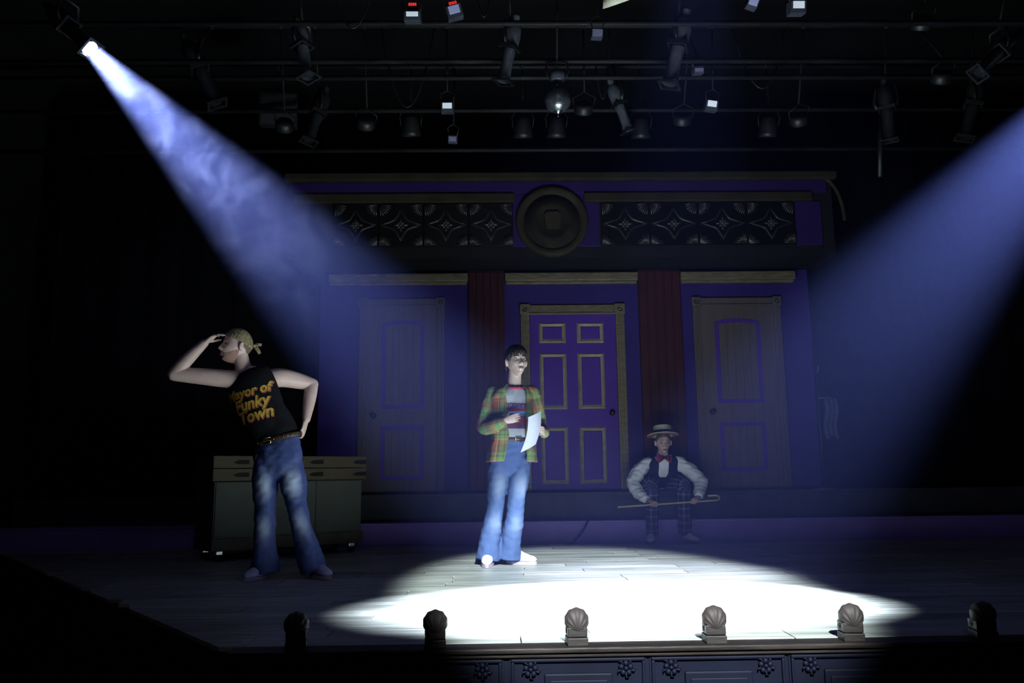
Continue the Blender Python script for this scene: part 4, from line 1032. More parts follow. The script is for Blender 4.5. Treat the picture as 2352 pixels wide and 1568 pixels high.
# ------------------------------------------------------------------ seated person in vest and boater
CANE_A, CANE_B = Vector((1.212, 8.745, 0.383)), Vector((2.300, 8.745, 0.442))
def person_vest():
    O = Vector((1.82, 9.1, 0)); inv = Matrix.Translation(-O)
    p = empty('person', O); tag(p, 'seated person in dark vest, white sleeves and straw hat gripping a cane', 'person', 'performers on stage')
    f = Vector((0, -1, 0)); l = Vector((1, 0, 0))
    shR, elR, wrR = (1.632, 9.075, 0.842), (1.478, 9.02, 0.615), (1.578, 8.835, 0.455)
    shL, elL, wrL = (1.992, 9.075, 0.845), (2.205, 9.02, 0.640), (2.138, 8.835, 0.482)
    hipR, kneeR, ankR = (1.735, 9.37, 0.62), (1.645, 8.900, 0.598), (1.650, 8.955, 0.09)
    hipL, kneeL, ankL = (1.925, 9.37, 0.62), (1.995, 8.900, 0.605), (1.995, 8.955, 0.09)
    M = head_frame((1.800, 8.925, 1.050), (-0.02, -0.98, -0.10), (0, -0.02, 1))
    mb = MB(); add_head(mb, M, 1.0)
    limb(mb, [(1.802, 8.955, 0.985), (1.806, 8.995, 0.92), (1.810, 9.04, 0.85)], [(0.054, 0.056), (0.056, 0.058), (0.07, 0.065)])
    limb(mb, [(1.810, 9.045, 0.855), (1.815, 9.12, 0.78), (1.825, 9.26, 0.68), (1.83, 9.35, 0.62)], [(0.13, 0.07), (0.15, 0.085), (0.135, 0.09), (0.14, 0.07)], (0, -0.7, -0.7))
    for sh, el, wr in ((shR, elR, wrR), (shL, elL, wrL)): limb(mb, [sh, el], [0.044, 0.036]); limb(mb, [el, wr], [0.036, 0.027])
    for hp, kn, an in ((hipR, kneeR, ankR), (hipL, kneeL, ankL)): limb(mb, [hp, kn, an], [0.07, 0.05, 0.038])
    # the hands close over the cane from above, knuckles to the front
    for wr, hx, sx in ((wrR, 1.640, 1), (wrL, 2.070, -1)):
        cz = CANE_A.z + (CANE_B.z - CANE_A.z) * (hx - CANE_A.x) / (CANE_B.x - CANE_A.x)
        kn = Vector((hx, 8.735, cz + 0.022)); d = (kn - Vector(wr)).normalized()
        hand(mb, kn - d * 0.078, d, (0.0, 0.35, -0.95), (sx, 0.1, 0.15), (0.75, 1.25, 0.9), 0.95, 0.5, 0.02)
    me = remesh(mb, 0.0042, 2, 'body'); me.transform(inv); obj('body', me, M_skin3, p)
    Ml = inv @ M
    face_parts(p, Ml, 'sandy', 'dark', 'dull')
    Mh = mat('sandy_hair', (0.10, 0.075, 0.05), 0.65)
    hair_shell(Ml, lambda a, b, c_: c_ - (0.10 + 0.55 * b - 0.1 * np.abs(a)), 1.04, 8, 0.002).build('hair', Mh, p)
    # white shirt with sleeves
    sb = MB()
    limb(sb, [(1.806, 9.005, 0.900), (1.810, 9.03, 0.862), (1.814, 9.10, 0.80), (1.825, 9.25, 0.69), (1.83, 9.34, 0.635)], [(0.062, 0.056), (0.112, 0.060), (0.150, 0.084), (0.155, 0.104), (0.150, 0.085)], (0, -0.75, -0.65), 28, 6, False)
    limb(sb, [(1.70, 9.065, 0.830), (1.645, 9.07, 0.835), (1.550, 9.055, 0.740), (1.478, 9.03, 0.640), (1.505, 8.955, 0.545), (1.570, 8.850, 0.468)], [0.045, 0.066, 0.078, 0.074, 0.070, 0.046], None, 22, 5)
    limb(sb, [(1.92, 9.065, 0.830), (1.980, 9.07, 0.838), (2.105, 9.055, 0.750), (2.200, 9.03, 0.655), (2.185, 8.955, 0.560), (2.143, 8.850, 0.494)], [0.045, 0.066, 0.078, 0.074, 0.070, 0.046], None, 22, 5)
    me = remesh(sb, 0.0055, 2, 'shirt'); folds(me, 0.007, 48, 41, (1, 1, 1)); folds(me, 0.0045, 95, 43, (0.6, 0.6, 1.4)); me.transform(inv)
    s = obj('shirt', me, mat('white_cotton', (0.76, 0.79, 0.84), 0.85, var=0.06, scale=14, bump=0.1, bscale=140, spec=0.15), p)
    for w_, e_ in ((wrR, elR), (wrL, elL)):
        d = (Vector(w_) - Vector(e_)).normalized(); c = inv @ (Vector(w_) - d * 0.012)
        MB().tube([c - d * 0.022, c, c + d * 0.022], [0.044, 0.045, 0.042], 20).build('cuff', MATS['white_cotton'], s)
    cr = [inv @ Vector((1.803 + 0.060 * math.sin(q), 8.985 - 0.058 * math.cos(q), 0.925 + 0.012 * -math.cos(q))) for q in [0.25 + (2 * PI - 0.5) * i / 28 for i in range(29)]]
    MB().tube(cr, [(0.005, 0.022)] * 29, 8, True, True, (0, 0.3, 1)).build('collar', MATS['white_cotton'], s)
    # vest: shell over the torso, open V in front
    vb = MB()
    limb(vb, [(1.808, 9.020, 0.905), (1.811, 9.045, 0.870), (1.814, 9.095, 0.815), (1.820, 9.18, 0.745), (1.828, 9.28, 0.675), (1.83, 9.35, 0.63)], [(0.085, 0.080), (0.172, 0.108), (0.190, 0.126), (0.186, 0.132), (0.176, 0.126), (0.165, 0.085)], (0, -0.75, -0.65), 32, 6, False)
    me = remesh(vb, 0.0055, 1, 'vest'); folds(me, 0.003, 24, 51, (1, 1, 0.6)); surf = me.copy(); me.transform(inv)
    v = obj('vest', me, mat('navy_wool', (0.014, 0.014, 0.045), 0.9, var=0.2, scale=20, bump=0.12, bscale=150, spec=0.15), p)
    # shirt front showing in the V, pressed on the vest
    fm = MB(); nx, nz = 6, 14
    V = [(x_, z_, 0) for z_, hw in [(-0.15 + 0.20 * i / nz, 0.052 * min(1.0, 0.35 + 1.1 * math.sin(PI * min(1, (i + 2) / nz * 0.62)))) for i in range(nz + 1)] for x_ in [hw * (-1 + 2 * k_ / nx) for k_ in range(nx + 1)]]
    F = [(i * (nx + 1) + k_, i * (nx + 1) + k_ + 1, (i + 1) * (nx + 1) + k_ + 1, (i + 1) * (nx + 1) + k_) for i in range(nz) for k_ in range(nx)]
    fm.add(V, F, True); fme = fm.mesh('shirt_front')
    press_on(fme, Matrix.Translation((1.805, 9.0, 0.835)) @ Matrix.Rotation(PI / 2, 4, 'X'), surf, 0.004, (0, 1, 0)); fme.transform(inv); obj('shirt_front', fme, MATS['white_cotton'], s)
    # large bow tie
    m = mat('red_bow', (0.34, 0.02, 0.05), 0.7, var=0.3, scale=30); m2 = mat('dark_bow', (0.05, 0.012, 0.03), 0.7, var=0.3, scale=40)
    bc = inv @ Vector((1.803, 8.905, 0.893)); bow = MB()
    for sx in (-1, 1):
        bow.tube([bc + Vector((sx * 0.008, 0, 0)), bc + Vector((sx * 0.03, -0.008, -0.004)), bc + Vector((sx * 0.065, -0.004, -0.010)), bc + Vector((sx * 0.078, 0.004, -0.014))], [(0.008, 0.016), (0.014, 0.032), (0.016, 0.048), (0.006, 0.050)], 14, True, True, (0, 0, 1))
    bo = bow.build('bow_tie', m, p)
    kk = MB().ball(bc + Vector((0, -0.006, -0.002)), (0.016, 0.014, 0.018), 12); kk.build('bow_knot', m2, bo)
    for sx in (-1, 1):
        MB().tube([bc + Vector((sx * 0.012, -0.013, 0)), bc + Vector((sx * 0.035, -0.024, -0.006)), bc + Vector((sx * 0.060, -0.020, -0.012))], [(0.003, 0.010), (0.003, 0.022), (0.003, 0.030)], 10, True, True, (0, 0, 1)).build('bow_stripe', m2, bo)
    # plaid trousers
    tb = MB()
    limb(tb, [(1.72, 9.37, 0.622), (1.83, 9.38, 0.622), (1.94, 9.37, 0.622)], [(0.09, 0.085), (0.10, 0.088), (0.09, 0.085)], (0, 0, 1), 24)
    for hp, kn, an in ((hipR, kneeR, ankR), (hipL, kneeL, ankL)):
        sx = -1 if hp is hipR else 1
        limb(tb, [hp, ((hp[0] + kn[0]) / 2, 9.16, 0.625), (kn[0], kn[1] + 0.02, kn[2] + 0.005), (kn[0], 8.905, 0.45), (an[0], 8.93, 0.25), (an[0], 8.95, 0.085)], [(0.095, 0.085), (0.090, 0.085), (0.076, 0.076), (0.074, 0.078), (0.066, 0.070), (0.064, 0.070)], None, 22, 6, False)
    me = remesh(tb, 0.0065, 2, 'trousers'); folds(me, 0.005, 40, 61, (1, 1, 0.6))
    bone_coords(me, [(hipR, kneeR, (0, 0, 1), 0.0, 0.09), (kneeR, ankR, (0, -1, 0), 0.5, 0.075), (hipL, kneeL, (0, 0, 1), 0.0, 0.09), (kneeL, ankL, (0, -1, 0), 0.5, 0.075)])
    me.transform(inv)
    D, Gm, Wt = (0.020, 0.020, 0.055), (0.085, 0.085, 0.13), (0.30, 0.31, 0.37)
    obj('trousers', me, plaid_material('navy_grey_plaid', [(0, D), (0.34, Gm), (0.48, Wt), (0.60, Gm), (0.72, D)], [(0, D), (0.40, Gm), (0.52, Wt), (0.62, Gm), (0.74, D)], 0.058, 0.075), p)
    # two-tone shoes turned out
    Mw = mat('grey_white_leather', (0.72, 0.74, 0.80), 0.5, var=0.08, scale=20); Mk = mat('black_sole', (0.02, 0.02, 0.022), 0.6, var=0.2, scale=20)
    for an, tx in ((ankR, 1.585), (ankL, 2.085)):
        shoe(p, inv @ Vector((an[0], 8.995, 0)), inv @ Vector((tx, 8.745, 0)), Mw, Mk, 0.98, Mk)
    # straw boater
    HM = inv @ Matrix.Translation((1.801, 8.935, 1.132)) @ Matrix.Rotation(-0.20, 4, 'X')
    Mst = mat('cream_straw', (0.62, 0.60, 0.40), 0.7, scale=4, stretch=(1, 1, 40), col2=(0.72, 0.70, 0.50), bump=0.3, bscale=60)
    hat = MB().lathe([(0.0, 0.098), (0.094, 0.098), (0.100, 0.092), (0.101, 0.0), (0.168, -0.002), (0.170, -0.006), (0.168, -0.010), (0.098, -0.010), (0.094, 0.0), (0.094, 0.085), (0.0, 0.088)], 48, HM).build('straw_hat', Mst, p)
    MB().lathe([(0.1015, 0.004), (0.1055, 0.004), (0.1055, 0.040), (0.1015, 0.040)], 48, HM).build('hat_band', mat('dark_ribbon', (0.035, 0.02, 0.04), 0.6, var=0.2, scale=30), hat)
    MB().lathe([(0.104, -0.0105), (0.166, -0.0105), (0.166, -0.0125), (0.104, -0.0125)], 48, HM).build('brim_lining', mat('rust_lining', (0.20, 0.09, 0.08), 0.8, var=0.2, scale=30), hat)
person_vest()

def cane():
    d = (CANE_B - CANE_A).normalized()
    o = empty('cane', CANE_A); tag(o, 'pale wooden cane with hooked handle held level by the seated person', 'cane')
    B = CANE_B - CANE_A
    hook = [B + d * 0.0]
    up = Vector((0, 0.75, 0.62)).normalized(); R = 0.038
    pts = [Vector((0, 0, 0)) + d * 0.04, B * 0.5, B - d * 0.02]
    pts += [B + d * (R * math.sin(t)) * 1.0 + up * (R * (1 - math.cos(t))) for t in [PI * i / 10 for i in range(11)]]
    pts += [pts[-1] - d * 0.03, pts[-1] - d * 0.075]
    MB().tube(pts, [0.0095] * len(pts), 12).build('shaft', mat('pale_varnished_wood', (0.50, 0.38, 0.18), 0.4, scale=5, stretch=(1, 8, 8), col2=(0.60, 0.48, 0.26)), o)
    MB().tube([Vector((0, 0, 0)), d * 0.025, d * 0.045], [0.007, 0.0105, 0.0115], 12).build('ferrule', M_blackmetal, o)
cane()

# ------------------------------------------------------------------ shell footlights on the stage lip
def shell_mesh():
    nA, nR = 84, 12; V = []; h = 0.041; Rc = 0.054
    for side in (0, 1):
        for i in range(nA + 1):
            a = math.radians(-130 + 260 * i / nA)
            Rr = h * math.cos(a) + math.sqrt(max(0, Rc ** 2 - (h * math.sin(a)) ** 2))
            rib = math.cos(a * 17)
            for j in range(nR + 1):
                t = j / nR; r = Rr * (0.03 + 0.97 * t); x, z = r * math.sin(a), r * math.cos(a)
                rho = min(1.0, math.hypot(x, z - h) / Rc)
                dome = math.sqrt(max(0.0, 1 - rho * rho))
                bul = 0.040 * dome + 0.0028 * rib * t * (0.35 + 0.65 * dome)
                k = 1 + 0.016 * rib * (1 if j == nR else 0)
                V.append((x * k, (-bul - 0.004) if side == 0 else (0.006 + 0.018 * dome), z * k))
    m = (nA + 1) * (nR + 1); F = []
    for i in range(nA):
        for j in range(nR):
            a = i * (nR + 1) + j
            F.append((a, a + nR + 1, a + nR + 2, a + 1)); F.append((m + a, m + a + 1, m + a + nR + 2, m + a + nR + 1))
        e = i * (nR + 1) + nR; F.append((e, e + nR + 1, m + e + nR + 1, m + e))
    return MB().add(V, F, True).mesh('shell')
M_shell = mat('brown_plaster_shell', (0.038, 0.028, 0.028), 0.6, var=0.25, scale=25, bump=0.1, bscale=90)
M_block = mat('dark_wood_block', (0.020, 0.0145, 0.014), 0.55, var=0.3, scale=14, stretch=(1, 1, 5), bump=0.15, bscale=40)
SHM = shell_mesh()
blk = MB().bevbox(-0.045, 0.045, -0.040, 0.060, -0.004, 0.030, 0.004).mesh('plinth')
blk2 = MB().bevbox(-0.043, 0.043, -0.036, 0.060, 0.032, 0.074, 0.006).mesh('block')
sw = MB(); sw.tube([(0, 0.004 + 0.018 * (1 - t) * math.cos(t * 11), 0.052 + 0.016 * (1 - t) * math.sin(t * 11)) for t in [i / 24 for i in range(25)]], 0.0018, 6)
swm = sw.mesh('scroll')
ordn = ('first', 'second', 'third', 'fourth', 'fifth', 'sixth')
LAB = ['dark shell footlight at the left end of the stage lip', 'black silhouetted shell footlight against the left of the bright pool',
       'ribbed shell footlight lit from the front, below the middle door', 'ribbed shell footlight lit from the front, below the seated person',
       'dark shell footlight near the right tip of the bright pool', 'dark shell footlight at the right end of the stage lip']
for i, x in enumerate(SH_X):
    t = empty('shell_footlight', (x, 3.765, 0.0), (0, 0, -0.10 * (x - 0.7)))
    tag(t, LAB[i], 'footlight', 'shell footlights along the stage lip')
    obj('plinth', blk, M_block, t); b = obj('block', blk2, M_block, t)
    obj('scroll', swm, M_block, b, (-0.0435, 0.012, 0)); obj('scroll', swm, M_block, b, (0.0435, 0.012, 0))
    obj('shell', SHM, M_shell, t, (0, -0.006, 0.058))

# ------------------------------------------------------------------ rolling cart behind the person on the left
def cart():
    ang = math.atan2(8.40 - 7.50, -1.40 + 2.60)
    t = empty('rolling_cart', (-2.50, 7.52, 0), (0, 0, ang)); tag(t, 'pale panelled rolling cart with thick wooden top behind the left person', 'cart')
    L, D = 1.46, 0.50
    Mp = mat('grey_green_panel', (0.078, 0.086, 0.074), 0.7, var=0.12, scale=4); Mw = mat('pine_board', (0.085, 0.068, 0.038), 0.6, scale=4, stretch=(0.5, 5, 5), col2=(0.07, 0.055, 0.03), bump=0.15, bscale=25)
    MB().bevbox(0, L, 0.02, D, 0.20, 0.70, 0.006).build('body', Mp, t)
    for k in range(3):
        MB().bevbox(0.01 + k * (L - 0.02) / 3 + 0.002, 0.01 + (k + 1) * (L - 0.02) / 3 - 0.002, 0.008, 0.024, 0.215, 0.695, 0.004).build('front_panel', Mp, t)
    MB().bevbox(-0.01, L + 0.01, 0.0, D + 0.01, 0.09, 0.20, 0.006).build('base_rail', mat('dark_wood_rail', (0.06, 0.05, 0.035), 0.6, var=0.3, scale=8), t)
    for k, (z0, z1) in enumerate(((0.705, 0.815), (0.820, 0.93))):
        b = MB().bevbox(-0.03, L + 0.03, -0.02, D + 0.02, z0, z1, 0.006).build('top_board', Mw, t)
        zc = (z0 + z1) / 2
        for xc in (0.25, 0.98, L - 0.02):
            pl = [(xc - 0.10, zc - 0.006), (xc - 0.06, zc - 0.020), (xc + 0.045, zc - 0.020), (xc + 0.045, zc + 0.020), (xc - 0.06, zc + 0.016)]
            MB().prism(pl, -0.0235, -0.015).build('hand_hole', M_black, b)
    for x in (0.08, L - 0.08):
        for y in (0.07, D - 0.07):
            c = MB().bevbox(x - 0.03, x + 0.03, y - 0.02, y + 0.02, 0.055, 0.092, 0.004).build('caster', M_chrome, t)
            MB().cyl((x, y - 0.012, 0.036), (x, y + 0.012, 0.036), 0.035).build('wheel', M_blackmetal, c)
cart()

# ------------------------------------------------------------------ thin metal stand and drapes
t = empty('metal_stand', (3.66, 9.30, 0.53)); tag(t, 'thin metal stand with short cross arm and cloth right of the right door', 'stand')
MB().cyl((0, 0, 0.0), (0, 0, 1.55), 0.012).build('pole', M_blackmetal, t)
MB().lathe([(0.0, 0.022), (0.03, 0.022), (0.13, 0.008), (0.13, 0.0), (0.0, 0.0)], 24).build('base', M_greymetal, t)
MB().tube([(0, 0, 1.02), (0.16, -0.01, 1.02)], 0.008, 8).build('cross_arm', M_greymetal, t)
hk = MB(); hk.tube([(0, -0.01, 1.30), (0.0, -0.05, 1.32), (0.0, -0.07, 1.36), (0.01, -0.05, 1.39)], 0.007, 8).build('hook', M_greymetal, t)
dr = MB(); V = []; n = 14
for i in range(n + 1):
    for j in range(9):
        x = 0.05 + 0.16 * i / n + 0.02 * math.sin(j * 0.8); V.append((x, -0.015 + 0.02 * math.sin(i * 1.4), 1.01 - 0.055 * j - 0.02 * math.sin(i * 0.7) * j / 8))
F = [(i * 9 + j, i * 9 + j + 1, (i + 1) * 9 + j + 1, (i + 1) * 9 + j) for i in range(n) for j in range(8)]
cl = dr.add(V, F, True).build('cloth', mat('blue_grey_cloth', (0.05, 0.065, 0.11), 0.9, var=0.2, scale=10), t)
sd_ = cl.modifiers.new('thickness', 'SOLIDIFY'); sd_.thickness = 0.004
def drape(x0, x1, y, z0, z1, label):
    n = int((x1 - x0) / 0.03); V = []
    for i in range(n + 1):
        x = x0 + (x1 - x0) * i / n; w_ = 0.012 * math.sin(x * 13) + 0.005 * math.sin(x * 31)
        for (dy, z) in ((0, z0), (0, z1), (0.012, z1), (0.012, z0)): V.append((x, y + w_ + dy, z))
    F = []
    for i in range(n):
        for k in range(4): F.append((i * 4 + k, i * 4 + (k + 1) % 4, i * 4 + 4 + (k + 1) % 4, i * 4 + 4 + k))
    F += [(3, 2, 1, 0), (n * 4, n * 4 + 1, n * 4 + 2, n * 4 + 3)]
    o = MB().add(V, F, True).build('black_drape', mat('black_velour', (0.006, 0.006, 0.010), 0.98, var=0.3, scale=20, spec=0.05)); tag(o, label, 'drape', 'black masking drapes')
drape(-5.3, -2.12, 9.80, 0.525, 5.2, 'black masking drape left of the violet wall')
drape(3.82, 6.8, 9.80, 0.525, 5.2, 'black masking drape right of the violet wall')
cb = MB().tube([(0.98, 8.985, 0.246), (0.955, 8.975, 0.20), (0.89, 8.95, 0.10), (0.80, 8.93, 0.012), (0.74, 8.90, 0.010)], 0.009, 8).build('cable', M_blackmetal)  # thin dark diagonal tube laid over the step edge
tag(cb, 'short thin dark strand running diagonally over the violet step near the middle door', 'cable')

# ------------------------------------------------------------------ lighting grid
M_pipe = mat('matt_black_pipe', (0.009, 0.009, 0.011), 0.6, var=0.6, scale=2.5, stretch=(1, 1, 1), spec=0.2)
def pipe(a, b, label, r=0.024):
    o = MB().cyl(Vector(a), Vector(b), r, n=14).build('lighting_pipe', M_pipe); tag(o, label, 'pipe', 'lighting grid pipes'); return o
pipe((-5.72, 6.85, 4.352), (7.22, 6.85, 4.352), 'black lighting pipe level with the foot of the nearer upright lanterns')
pipe((-5.72, 7.25, 4.398), (7.22, 7.25, 4.398), 'black lighting pipe just below and behind the nearer low pipe')
pipe((-5.72, 8.00, 4.42), (7.22, 8.00, 4.42), 'black lighting pipe crossing behind the mirror ball')
pipe((-5.72, 8.42, 4.164), (7.22, 8.42, 4.164), 'lowest black lighting pipe, right above the violet cornice')
pipe((-5.72, 6.40, 4.452), (7.22, 6.40, 4.452), 'topmost visible lighting pipe, under the boxes with red digits')
HIGH = (6.35, 7.3, 8.1)
for k, yy in enumerate(HIGH):
    pipe((-5.72, yy, 4.95), (7.22, yy, 4.95), ('high black pipe carrying the nearer lanterns', 'high black pipe carrying the middle lanterns', 'high black pipe carrying the rear lamps')[k])
def hang(t, local, part_of=None, dx=0.0):
    """a stem from a point of the thing up to the nearest high pipe, with its clamp"""
    bpy.context.view_layer.update()
    M = t.matrix_world; p = M @ Vector(local); yp = min(HIGH, key=lambda q: abs(q - p.y)); top = Vector((p.x + dx, yp, 4.95)); I = M.inverted()
    low = top + (p - top).normalized() * 0.027
    st = MB().tube([I @ p, I @ low], 0.009, 8).build('hanging_stem', M_black, part_of or t)
    V = []; n = 16
    for dx in (-0.02, 0.02):
        for r in (0.0246, 0.033):
            for j in range(n): V.append(I @ (top + Vector((dx, r * math.cos(2 * PI * j / n), r * math.sin(2 * PI * j / n)))))
    F = []
    for j in range(n):
        q = (j + 1) % n
        for a_, b_ in ((0, n), (n, 3 * n), (3 * n, 2 * n), (2 * n, 0)): F.append((a_ + j, a_ + q, b_ + q, b_ + j))
    MB().add(V, F, True).build('clamp', M_black, st if part_of is None else part_of)

M_lens = mat('lantern_lens', (0.02, 0.022, 0.03), 0.08, 0.0, spec=0.8, var=0.1, scale=5)
M_glow = bpy.data.materials.new('lit_lens'); M_glow.use_nodes = True      # clear glass with the lamp burning behind it
_nt = M_glow.node_tree; _nt.nodes.clear()
_o = _nt.nodes.new('ShaderNodeOutputMaterial'); _ad = _nt.nodes.new('ShaderNodeAddShader'); _tr = _nt.nodes.new('ShaderNodeBsdfTransparent'); _em = _nt.nodes.new('ShaderNodeEmission')
_em.inputs['Color'].default_value = (0.86, 0.88, 1.0, 1); _em.inputs['Strength'].default_value = 30.0
_nt.links.new(_tr.outputs[0], _ad.inputs[0]); _nt.links.new(_em.outputs[0], _ad.inputs[1]); _nt.links.new(_ad.outputs[0], _o.inputs['Surface'])
def lantern(a, b, label, m=None, lit=False, group='ellipsoidal lanterns hung in the grid'):
    """ellipsoidal lantern from its lamp cap a to its front b"""
    m = m or M_greymetal
    a = Vector(a); b = Vector(b); d = (b - a); L = d.length; d.normalize()
    t = empty('ellipsoidal_lantern'); t.matrix_world = Matrix.Translation(a) @ d.to_track_quat('-Z', 'Y').to_matrix().to_4x4()
    tag(t, label, 'stage light', group)
    s = L / 0.66
    MB().lathe([(0.0, 0.0), (0.035 * s, 0.0), (0.040 * s, -0.02 * s), (0.034 * s, -0.03 * s), (0.040 * s, -0.05 * s), (0.034 * s, -0.06 * s), (0.042 * s, -0.085 * s)], 20).build('lamp_cap', m, t)
    MB().lathe([(0.042 * s, -0.08 * s), (0.072 * s, -0.12 * s), (0.080 * s, -0.20 * s), (0.074 * s, -0.30 * s)], 24).build('reflector_housing', m, t)
    sbk = MB()
    for x0, x1, y0, y1 in ((-0.085, 0.085, 0.062, 0.078), (-0.085, 0.085, -0.078, -0.062), (-0.085, -0.065, -0.062, 0.062), (0.065, 0.085, -0.062, 0.062)):
        sbk.box(x0 * s, x1 * s, y0 * s, y1 * s, -0.335 * s, -0.300 * s)
    sbk.build('shutter_block', M_blackmetal, t)
    br = MB().lathe([(0.056 * s, -0.335 * s), (0.058 * s, -0.36 * s), (0.054 * s, -0.42 * s), (0.056 * s, -0.58 * s), (0.064 * s, -0.60 * s), (0.064 * s, -0.64 * s)], 24).build('lens_barrel', m, t)
    MB().lathe([(0.0, -0.632 * s), (0.058 * s, -0.630 * s), (0.062 * s, -0.626 * s)], 28).build('lens', M_glow if lit else M_lens, br)
    fr = MB()
    for x0, x1, y0, y1 in ((-0.085, 0.085, 0.065, 0.085), (-0.085, 0.085, -0.085, -0.065), (-0.085, -0.065, -0.065, 0.065), (0.065, 0.085, -0.065, 0.065)):
        fr.box(x0 * s, x1 * s, y0 * s, y1 * s, -0.66 * s, -0.645 * s)
    fr.build('gel_frame', M_blackmetal, t)
    # yoke and clamp in world up direction
    R = t.matrix_world.to_3x3().inverted(); up = R @ Vector((0, 0, 1)); pv = Vector((0, 0, -0.30 * s))
    side = up.cross(Vector((0, 0, -1)))
    side = side.normalized() if side.length > 1e-3 else Vector((1, 0, 0))
    top = pv + up * 0.20
    yk = MB().tube([pv + side * 0.09 * s, pv + side * 0.115 * s + up * 0.05, top + side * 0.10 * s, top, top - side * 0.10 * s, pv - side * 0.115 * s + up * 0.05, pv - side * 0.09 * s], [(0.005, 0.016)] * 7, 8).build('yoke', M_blackmetal, t)
    hang(t, top)
    return t
lantern((-1.68, 6.60, 4.62), (-1.54, 6.52, 4.03), 'grey lantern pointing down above the left smoke beam, nearer of two')
lantern((-1.62, 7.60, 4.48), (-1.76, 7.52, 3.88), 'dark lantern pointing down, just below and behind the left grey one', M_blackmetal)
lantern((0.21, 6.60, 4.64), (0.09, 6.66, 4.05), 'grey lantern pointing down left of the mirror ball')
lantern((1.69, 6.60, 4.70), (1.52, 6.66, 4.02), 'grey lantern pointing down right of the mirror ball')
lantern((-2.80, 7.00, 4.70), (-2.49, 7.10, 4.06), 'dim lantern tilted to the right near the left spotlight', M_blackmetal)
lantern((1.18, 7.80, 4.66), (1.37, 7.86, 4.12), 'faint lantern tilted down in the blue haze behind the mirror ball')
lantern((4.62, 6.64, 4.50), (4.17, 6.58, 4.08), 'dark lantern slanting left in the upper right corner', M_blackmetal)
lantern((4.72, 7.40, 4.50), (4.53, 7.46, 3.86), 'dark lantern pointing down above the right beam', M_blackmetal)
lantern((3.77, 7.40, 4.46), (3.81, 7.46, 3.84), 'dark upright lantern left of the one above the right beam', M_blackmetal)
ld = (AIM_L - SPOT_L).normalized(); lantern(SPOT_L - ld * 0.57, SPOT_L + ld * 0.06, 'lit spotlight sending the left beam through the smoke', M_black, True, 'lit spotlights')
rd = (AIM_R - SPOT_R).normalized(); lantern(SPOT_R - rd * 0.57, SPOT_R + rd * 0.06, 'lit spotlight sending the right beam from beyond the frame', M_blackmetal, True, 'lit spotlights')
o = MB().cyl((3.81, 7.60, 4.2), (3.75, 7.60, 3.54), 0.022).build('hanging_pipe', M_blackmetal); tag(o, 'short vertical pipe hanging below the dark upright lantern', 'pipe')

# boxes with red digits and pale labels; the labels' brightness is added as emission
M_panel = mat('white_label_added_glow', (0.6, 0.65, 0.7), 0.5, emit=(0.62, 0.72, 0.86), estr=0.55)
M_panel2 = mat('dim_label_added_glow', (0.25, 0.27, 0.42), 0.5, emit=(0.30, 0.34, 0.66), estr=0.34)
M_panel3 = mat('faint_label_added_glow', (0.12, 0.12, 0.2), 0.5, emit=(0.25, 0.26, 0.5), estr=0.10)
M_redled = mat('red_led', (0.3, 0.0, 0.0), 0.4, emit=(1.0, 0.03, 0.03), estr=1.3)
M_box = mat('grey_box_metal', (0.05, 0.055, 0.075), 0.45, var=0.2, scale=10, spec=0.4)
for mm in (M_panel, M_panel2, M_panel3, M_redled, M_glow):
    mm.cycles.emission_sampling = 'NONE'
SEG = {'0': 'abcdef', '5': 'afgcd', '8': 'abcdefg', '6': 'afgecd', 'F': 'afge'}
def led_digits(mb, txt, x, z, h, y):
    w_ = h * 0.55; q = h * 0.14
    for ch in txt:
        for sg in SEG[ch]:
            x0, x1, z0, z1 = {'a': (0, w_, h - q, h), 'd': (0, w_, 0, q), 'g': (0, w_, h / 2 - q / 2, h / 2 + q / 2), 'f': (0, q, h / 2, h), 'e': (0, q, 0, h / 2), 'b': (w_ - q, w_, h / 2, h), 'c': (w_ - q, w_, 0, h / 2)}[sg]
            mb.box(x + x0, x + x1, y, y + 0.002, z + z0, z + z1)
        x += w_ * 1.45
def ctrl_box(loc, rot, w_, h, label, panel, pw, ph, pz, digits=None, dig_dz=0.0):
    t = empty('control_box', loc, (0.25, rot, 0)); tag(t, label, 'control box', 'control boxes hung in the grid')
    MB().bevbox(-w_ / 2, w_ / 2, -0.05, 0.06, -h / 2, h / 2, 0.006).build('case', M_box, t)
    MB().bevbox(-pw / 2, pw / 2, -0.056, -0.048, pz - ph / 2, pz + ph / 2, 0.003).build('glow_label', panel, t)
    br = MB(); br.tube([(-w_ / 2 + 0.01, 0, h / 2 - 0.01), (-w_ / 2 - 0.012, 0, h / 2 + 0.08), (0, 0.02, h / 2 + 0.12), (w_ / 2 + 0.012, 0, h / 2 + 0.08), (w_ / 2 - 0.01, 0, h / 2 - 0.01)], 0.006, 8)
    br.build('bracket', M_blackmetal, t)
    hang(t, (0, 0.02, h / 2 + 0.115))
    if digits:
        MB().bevbox(-0.04, 0.04, -0.048, 0.02, dig_dz - 0.012, dig_dz + 0.034, 0.004).build('digit_housing', M_blackmetal, t)
        db = MB(); led_digits(db, digits, -0.026, dig_dz, 0.020, -0.051); db.build('red_digits', M_redled, t)
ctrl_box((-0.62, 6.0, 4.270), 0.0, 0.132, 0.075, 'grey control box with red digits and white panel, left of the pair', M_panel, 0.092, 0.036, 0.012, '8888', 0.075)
ctrl_box((-0.295, 6.0, 4.308), -0.28, 0.125, 0.10, 'tilted control box with red digits and violet-white panel, right of the pair', M_panel2, 0.085, 0.062, 0.012, '0560', 0.052)
